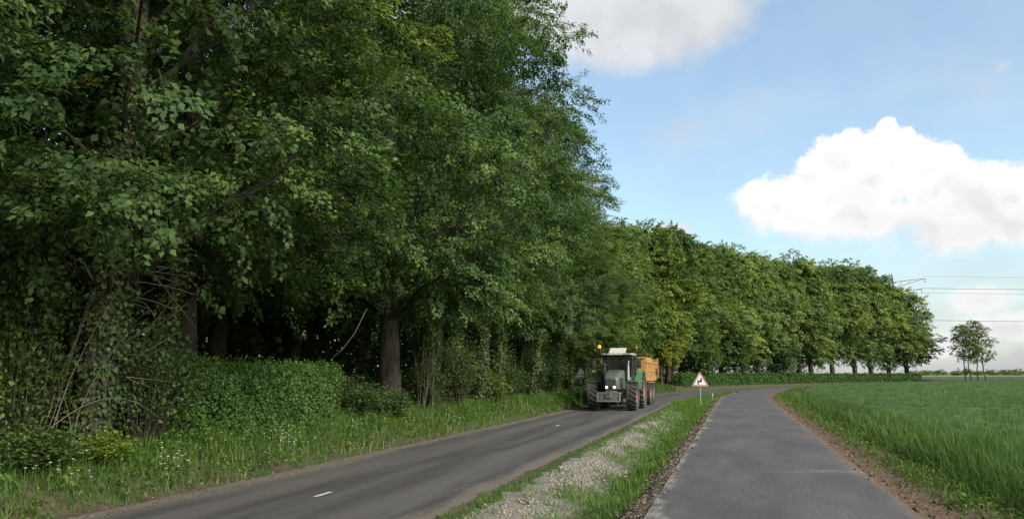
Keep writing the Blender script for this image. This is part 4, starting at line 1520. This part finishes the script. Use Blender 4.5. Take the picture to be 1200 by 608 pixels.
MB().cyl((.62, C0 - .12, 1.5), (.62, C0 - .12, 2.20), .075).cyl((.62, C0 - .12, 2.20), (.66, C0 - .10, 2.50), .045).build('exhaust', CHROME, tractor, 40)
MB().cyl((-.62, C0 - .12, 1.5), (-.62, C0 - .12, 2.25), .085).ball((-.62, C0 - .12, 2.27), .12, (1, 1, .8)).build('air_intake', DARK, tractor, 40)
MB().box((0, 2.55, 1.72), (.52, .5, .14), .05).box((0, 2.80, 2.1), (.50, .14, .70), .06, rot=(R_(-8), 0, 0)).box((0, 2.55, 1.45), (.3, .34, .4), .03).build('seat', SEATM, tractor, 40)
sw = MB()
ring = [Vector((.20 * math.cos(a), 0, .20 * math.sin(a))) for a in np.linspace(0, 2 * PI, 17)]
M_ = Matrix.Translation((0, 1.95, 2.02)) @ Matrix.Rotation(R_(50), 4, 'X')
for k in range(16):
    sw.bar(M_ @ ring[k], M_ @ ring[k + 1], .028)
sw.bar(M_ @ Vector((-.19, 0, 0)), M_ @ Vector((.19, 0, 0)), .03).cyl((0, 1.95, 2.02), (0, 1.6, 1.5), .04)
sw.build('steering_wheel', DARK, tractor)
MB().bar((0, 3.3, .62), (0, 3.95, .60), .12, .08).box((0, 3.35, .75), (.5, .3, .3), .03).build('tow_hitch', STEEL, tractor)


# ------------------------------------------------------------------ driver, seated in the cab
def person(loc):
    J = [((0, .02, 0), (.17, .13)), ((0, .05, .20), (.15, .11)), ((0, .07, .40), (.19, .12)), ((0, .06, .52), (.10, .08)), ((0, .03, .60), (.055, .055)),
         ((0, .005, .70), (.082, .095)), ((0, .01, .80), (.078, .092)),
         ((-.20, .06, .47), (.065, .06)), ((-.27, -.08, .25), (.05, .05)), ((-.19, -.36, .29), (.038, .036)), ((-.16, -.45, .31), (.042, .026)),
         ((.20, .06, .47), (.065, .06)), ((.27, -.08, .25), (.05, .05)), ((.19, -.36, .29), (.038, .036)), ((.16, -.45, .31), (.042, .026)),
         ((-.11, -.08, -.01), (.095, .085)), ((-.15, -.42, .02), (.07, .07)), ((-.15, -.52, -.36), (.05, .05)), ((-.15, -.62, -.42), (.045, .035)),
         ((.11, -.08, -.01), (.095, .085)), ((.15, -.42, .02), (.07, .07)), ((.15, -.52, -.36), (.05, .05)), ((.15, -.62, -.42), (.045, .035))]
    E = [(0, 1), (1, 2), (2, 3), (3, 4), (4, 5), (5, 6), (2, 7), (7, 8), (8, 9), (9, 10), (2, 11), (11, 12), (12, 13), (13, 14), (0, 15), (15, 16), (16, 17), (17, 18), (0, 19), (19, 20), (20, 21), (21, 22)]
    n0 = len(J)
    for s, w in ((-1, 10), (1, 14)):                   # five fingers closing on the wheel rim
        bx, by, bz = J[w][0]
        for f in range(5):
            if f < 4:
                p1 = (bx + s * (-.03 + .018 * f), by - .05, bz + .02)
                p2 = (bx + s * (-.03 + .018 * f), by - .065 - .004 * (f % 2), bz - .018)
            else:
                p1 = (bx - s * .05, by - .01, bz + .01)
                p2 = (bx - s * .055, by - .045, bz - .005)
            J += [(p1, (.010, .010)), (p2, (.008, .008))]
            E += [(w, len(J) - 2), (len(J) - 2, len(J) - 1)]
    me = bpy.data.meshes.new('person')
    me.from_pydata([j[0] for j in J], E, [])
    o = bpy.data.objects.new('person_base', me)
    COL.objects.link(o)
    md_ = o.modifiers.new('skin', 'SKIN')
    for v, j in zip(me.skin_vertices[0].data, J):
        v.radius = j[1]
    me.skin_vertices[0].data[0].use_root = True
    o.modifiers.new('sub', 'SUBSURF').levels = 2
    dg = bpy.context.evaluated_depsgraph_get()
    out = bpy.data.meshes.new_from_object(o.evaluated_get(dg))
    bpy.data.objects.remove(o)
    out.materials.clear()
    out.materials.append(CLOTH)
    out.materials.append(SKIN)
    for p in out.polygons:
        p.use_smooth = True
        c = p.center
        if c.z > .57 or c.y < -.40 and c.z > .2:
            p.material_index = 1
    pr = link('person', out)
    pr.location = loc
    tag(pr, 'driver in dark clothes sitting at the tractor steering wheel', 'person')
    h = MB()
    h.ball((0, .03, .815), .092, (1, 1.12, .80)).box((0, .085, .745), (.15, .06, .12), .02)
    h.build('hair', HAIR, pr, 60)
    f = MB().ball((-.034, -.082, .755), .011).ball((.034, -.082, .755), .011)
    f.build('eyes', HAIR, pr)
    f = MB().box((0, -.096, .722), (.026, .034, .045), .008).ball((-.086, .015, .735), .026, (.4, 1, 1.3)).ball((.086, .015, .735), .026, (.4, 1, 1.3)).box((0, -.088, .682), (.045, .012, .010), .003)
    f.build('face', SKIN, pr, 60)
    return pr


person((TX, TY + 2.48, TZ + 1.83))

# ------------------------------------------------------------------ tipping trailer
trailer = empty('tipping_trailer', (TX - .10, TY, TZ))
tag(trailer, 'ochre yellow tandem-axle tipping trailer behind the green tractor', 'trailer')
Y0, Y1, ZB, ZT = 4.55, 11.0, 1.45, 2.50
wheel(trailer, 'wheel', -.98, 7.35, .66, .52, .36, -1, RIMO, 26, .028)
wheel(trailer, 'wheel', .98, 7.35, .66, .52, .36, 1, RIMO, 26, .028)
wheel(trailer, 'wheel', -.98, 8.95, .66, .52, .36, -1, RIMO, 26, .028)
wheel(trailer, 'wheel', .98, 8.95, .66, .52, .36, 1, RIMO, 26, .028)
m = MB().box((-.45, 7.4, 1.18), (.14, 6.2, .26), .02).box((.45, 7.4, 1.18), (.14, 6.2, .26), .02)
m.cyl((-.8, 7.35, .66), (.8, 7.35, .66), .07).cyl((-.8, 8.95, .66), (.8, 8.95, .66), .07)
for y in (7.35, 8.95):
    for s in (-1, 1):
        m.box((s * .45, y, .90), (.12, .5, .34), .02)
m.bar((-.42, 4.9, 1.1), (0, 3.95, .62), .12).bar((.42, 4.9, 1.1), (0, 3.95, .62), .12)
m.build('chassis', ORANGE, trailer)


def wall_plate(name, pts, th, mt=ORANGE):
    return MB().plate(pts, th).build(name, mt, trailer)


# walls lean outwards; floor, two long sides, front board, tailgate
for s in (-1, 1):
    wall_plate('side_wall', [(s * 1.12, Y0, ZB), (s * 1.12, Y1, ZB), (s * 1.25, Y1 + .05, ZT), (s * 1.25, Y0, ZT)], .05)
    wall_plate('side_extension', [(s * 1.255, Y0 - .02, ZT + .02), (s * 1.255, Y0 + 3.2, ZT + .02), (s * 1.265, Y0 + 3.2, ZT + .24), (s * 1.265, Y0 - .02, ZT + .24)], .05)
    r = MB().box((s * 1.275, (Y0 + Y1) / 2, ZT - .02), (.09, Y1 - Y0 + .1, .10), .015).box((s * 1.15, (Y0 + Y1) / 2, ZB + .02), (.10, Y1 - Y0, .12), .015)
    r.box((s * 1.215, (Y0 + Y1) / 2, ZB + .52), (.05, Y1 - Y0 - .1, .07), .01)
    r.build('side_rail', ORANGE, trailer)
    for k in range(6):
        y = Y0 + .06 + k * (Y1 - Y0 - .12) / 5
        MB().bar((s * 1.165, y, ZB + .05), (s * 1.295, y, ZT + (.02 if k else .05)), .07, .09).build('side_post', ORANGE, trailer)
    MB().loft([[(s * 1.20, 6.55, 1.30), (s * .74, 6.55, 1.30), (s * .74, 6.55, 1.345), (s * 1.20, 6.55, 1.345)], [(s * 1.20, 9.75, 1.30), (s * .74, 9.75, 1.30), (s * .74, 9.75, 1.345), (s * 1.20, 9.75, 1.345)]]).build('mudguard', ORANGE, trailer)
    # tailgate lift arm
    MB().bar((s * 1.31, Y1 - 1.15, ZB + .75), (s * 1.31, Y1 + .05, ZB + .35), .09, .07).bar((s * 1.31, Y1 - .15, ZT + .30), (s * 1.31, Y1 + .02, ZB + .1), .10, .08).build('tailgate_arm', ORANGE, trailer)
    MB().cyl((s * 1.05, Y1 - .02, ZB - .16), (s * 1.05, Y1 + .04, ZB - .16), .07).build('tail_light', AMBER_OFF, trailer)
wall_plate('front_board', [(-1.12, Y0, ZB), (1.12, Y0, ZB), (1.27, Y0 - .03, ZT + .24), (-1.27, Y0 - .03, ZT + .24)], .06)
f_ = MB()
for x in (-.8, -.4, 0, .4, .8):
    f_.bar((x, Y0 - .06, ZB + .05), (x * 1.1, Y0 - .09, ZT + .2), .09, .06)
f_.box((0, Y0 - .09, ZT + .21), (2.4, .10, .09), .015).box((0, Y0 - .07, ZB + .06), (2.2, .08, .10), .015)
f_.build('front_ribs', ORANGE, trailer)
wall_plate('tailgate', [(-1.12, Y1, ZB), (1.12, Y1, ZB), (1.25, Y1 + .05, ZT + .22), (-1.25, Y1 + .05, ZT + .22)], .06)
MB().box((0, (Y0 + Y1) / 2, ZB), (2.22, Y1 - Y0, .06)).build('floor_plate', ORANGE, trailer)
MB().cyl((0, Y0 - .28, 1.0), (0, Y0 - .16, ZT + .1), .09).build('tipping_ram', CHROME, trailer, 40)
MB().cyl((.3, Y0 - .2, 1.3), (.2, 4.0, .95), .02).cyl((.38, Y0 - .2, 1.3), (.28, 4.0, .95), .02).build('hydraulic_hose', DARK, trailer)
MB().cyl((-1.0, Y0 + .15, ZT + .36), (1.0, Y0 + .15, ZT + .36), .07).build('rolled_sheet', DARK, trailer, 40)

# ------------------------------------------------------------------ road signs
WHITE = plain('sign_white', (.74, .73, .70), .45, 0, .15, (.4, .38, .33), 5.0)
SRED = plain('sign_red', (.50, .045, .04), .45, 0, .15, (.3, .1, .08), 5.0)
BLACK = plain('sign_black', (.012, .012, .013), .5, 0, .1)
GALV = plain('galvanised_steel', (.33, .34, .32), .5, .5, .3, (.18, .19, .15), 6.0)
BACK = plain('grey_sign_back', (.085, .09, .085), .6, .2, .35, (.07, .09, .05), 6.0)


def tri_pts(side, r, y, z0, n=6):
    """rounded triangle, apex up, in the xz plane"""
    h = side * math.sqrt(3) / 2
    cs_ = [(-side / 2, 0), (side / 2, 0), (0, h)]
    inr = side / (2 * math.sqrt(3))
    cen = (0, inr)
    pts = []
    for k, (cx, cz) in enumerate(cs_):
        d = math.hypot(cx - cen[0], cz - cen[1])
        f = 1 - 2 * r / d
        ax, az_ = cen[0] + (cx - cen[0]) * f, cen[1] + (cz - cen[1]) * f
        mid = math.atan2(cz - cen[1], cx - cen[0])
        for q in range(n + 1):
            a = mid - PI / 3 + q / n * 2 * PI / 3
            pts.append((ax + r * math.cos(a), y, z0 + az_ + r * math.sin(a)))
    return pts


def warning_sign(name, loc, rz, side, zt, front, label):
    t = empty(name, loc, rz)
    tag(t, label, 'road sign')
    MB().cyl((0, .045, -.1), (0, .045, zt + side * .62), .030, n=12).build('post', GALV, t, 40)
    MB().plate(tri_pts(side, .045, 0, zt), .024).build('plate', WHITE if front else BACK, t)
    if front:
        MB().plate(tri_pts(side * .935, .04, -.014, zt + side * .019), .006).build('red_border', SRED, t)
        MB().plate(tri_pts(side * .765, .02, -.019, zt + side * .068), .006).build('white_field', WHITE, t)
        s = side
        y = -.0245
        z = zt + s * .130
        a = MB()
        w = .078 * s
        pl = [(-.100, 0), (-.100, .190), (.072, .140), (.072, .285)]
        pl = [(x * s, q * s) for x, q in pl]
        for (x0, q0), (x1, q1) in zip(pl[:-1], pl[1:]):
            d = math.hypot(x1 - x0, q1 - q0)
            ux, uz = (x1 - x0) / d, (q1 - q0) / d
            e = w * .5
            x0_, q0_, x1_, q1_ = x0 - ux * e * .6, q0 - uz * e * .6, x1 + ux * e * .6, q1 + uz * e * .6
            nx, nz = -uz * w / 2, ux * w / 2
            a.plate([(x0_ + nx, y, z + q0_ + nz), (x0_ - nx, y, z + q0_ - nz), (x1_ - nx, y, z + q1_ - nz), (x1_ + nx, y, z + q1_ + nz)], .004)
            y -= .0012
        a.plate([(-.075 * s - .045 * s, y, z + .0 * s), (-.075 * s + .0 * s, y, z - .035 * s), (-.075 * s + .045 * s, y, z + .0 * s)][::-1], .004) if False else None
        x1, q1 = pl[-1]
        a.plate([(x1 - .062 * s, y, z + q1 - .005 * s), (x1 + .062 * s, y, z + q1 - .005 * s), (x1, y, z + q1 + .085 * s)], .004)
        a.build('bend_arrow', BLACK, t)
    else:
        for zz_ in (zt + side * .18, zt + side * .42):
            MB().box((0, -.020, zz_), (side * .45 if zz_ < zt + side * .3 else side * .25, .018, .035), .004).build('bracket', GALV, t)
    return t


p = P(46.2, 4.0)
face = math.atan2(p[0], p[1])
warning_sign('warning_sign', (p[0], p[1], float(verge_z(4.0))), -face, .96, 1.30, True,
             'triangular red-bordered sign warning of a double bend, on the verge')
p = P(45.0, -2.75)
warning_sign('road_sign', (p[0], p[1], float(bank_z(-2.75))), R_(6), .80, 1.45, False, 'grey back of a triangular sign half lost in foliage beside the tractor')
p = P(55.0, 4.35)
mp = empty('marker_post', (p[0], p[1], float(verge_z(4.35)) - .05))
tag(mp, 'small thin marker post on the verge just past the warning sign', 'marker post')
MB().box((0, 0, .30), (.07, .05, .60), .012).build('post', GALV, mp)
MB().box((0, -.028, .52), (.065, .008, .10)).build('reflector', WHITE, mp)

# ------------------------------------------------------------------ power line beyond the trees
PYM = plain('pylon_steel', (.15, .16, .17), .6, .3, .2)
WIREM = plain('wire_aluminium', (.13, .13, .14), .6, .3, .1)
PD = 330.0
ax_, ay_ = ground_at(1052, PD)
right = Vector((math.cos(YAW), math.sin(YAW), 0))
arm_d = Vector((right.x * .94 - right.y * -.34, right.y * .94 - .34 * right.x, 0)).normalized()
depth = (Vector((ax_, ay_, 0)) - Vector((0, 0, 0))).dot(Vector((-math.sin(YAW), math.cos(YAW), 0)))
zz_at = lambda py: 1.6 + (437 - py) * depth / F_PX * .985


def pylon(loc, label):
    t = empty('electricity_pylon', loc)
    tag(t, label, 'pylon', 'pylons of the power line')
    t.rotation_euler = (0, 0, math.atan2(arm_d.y, arm_d.x))
    Ht = zz_at(318)
    hw = lambda z: 3.2 * (1 - z / Ht) ** 1.1 + .45
    m = MB()
    levels = list(np.linspace(0, Ht, 12))
    for z0, z1 in zip(levels[:-1], levels[1:]):
        a, b = hw(z0), hw(z1)
        for sx, sy in ((1, 1), (1, -1), (-1, 1), (-1, -1)):
            m.bar((sx * a, sy * a, z0), (sx * b, sy * b, z1), .20)
        for f in range(4):
            c, s = [(1, 0), (0, 1), (-1, 0), (0, -1)][f]
            q = lambda u, w, z: (c * w - s * u * w, s * w + c * u * w, z)
            m.bar(q(-1, a, z0), q(1, b, z1), .11).bar(q(1, a, z0), q(-1, b, z1), .11)
    m.build('mast', PYM, t)
    for zt, ln in ((zz_at(325), 12.0), (zz_at(337), 10.5), (zz_at(372), 13.0)):
        a = MB()
        for s in (-1, 1):
            tip = Vector((s * ln, 0, zt))
            w = hw(zt)
            for sy in (-1, 1):
                a.bar((s * w, sy * w, zt - 1.0), tip, .16).bar((s * w, sy * w, zt - 3.4), tip, .16)
                for k in (.3, .6):
                    p0 = Vector((s * w, sy * w, zt - 1.0)).lerp(tip, k)
                    p1 = Vector((s * w, sy * w, zt - 3.4)).lerp(tip, max(0, k - .15))
                    a.bar(p0, p1, .10)
            a.cyl(tip, tip - Vector((0, 0, 1.6)), .12)
        a.build('crossarm', PYM, t)
    return t


base_p = Vector((ax_, ay_, -.5))
p2 = base_p + right * 380
pylon(base_p, 'lattice pylon hidden behind the wood, one crossarm tip poking out')
pylon(p2, 'lattice pylon beyond the field outside the frame, holding the wires')
for py, ln, r_, lab in ((324, 12.0, .035, 'faint uppermost wire leaving the pylon arm tip'), (338, 10.5, .085, 'middle power wire running level from the pylon arm'), (376, 13.0, .085, 'lowest power wire running level behind the slender trees'), (340.5, -10.5, .05, 'thin power wire just under the middle one')):
    z = zz_at(py)
    a = base_p + arm_d * ln
    b = p2 + arm_d * ln
    tt = np.linspace(0, 1, 24)
    pts = np.array([a.lerp(b, float(q)) for q in tt])
    pts[:, 2] = z - 1.2 * 4 * tt * (1 - tt)
    w_ = link('power_wire', Bag().tube(pts, r_, 5).mesh('power_wire', WIREM))
    tag(w_, lab, 'power line', 'wires of the power line')
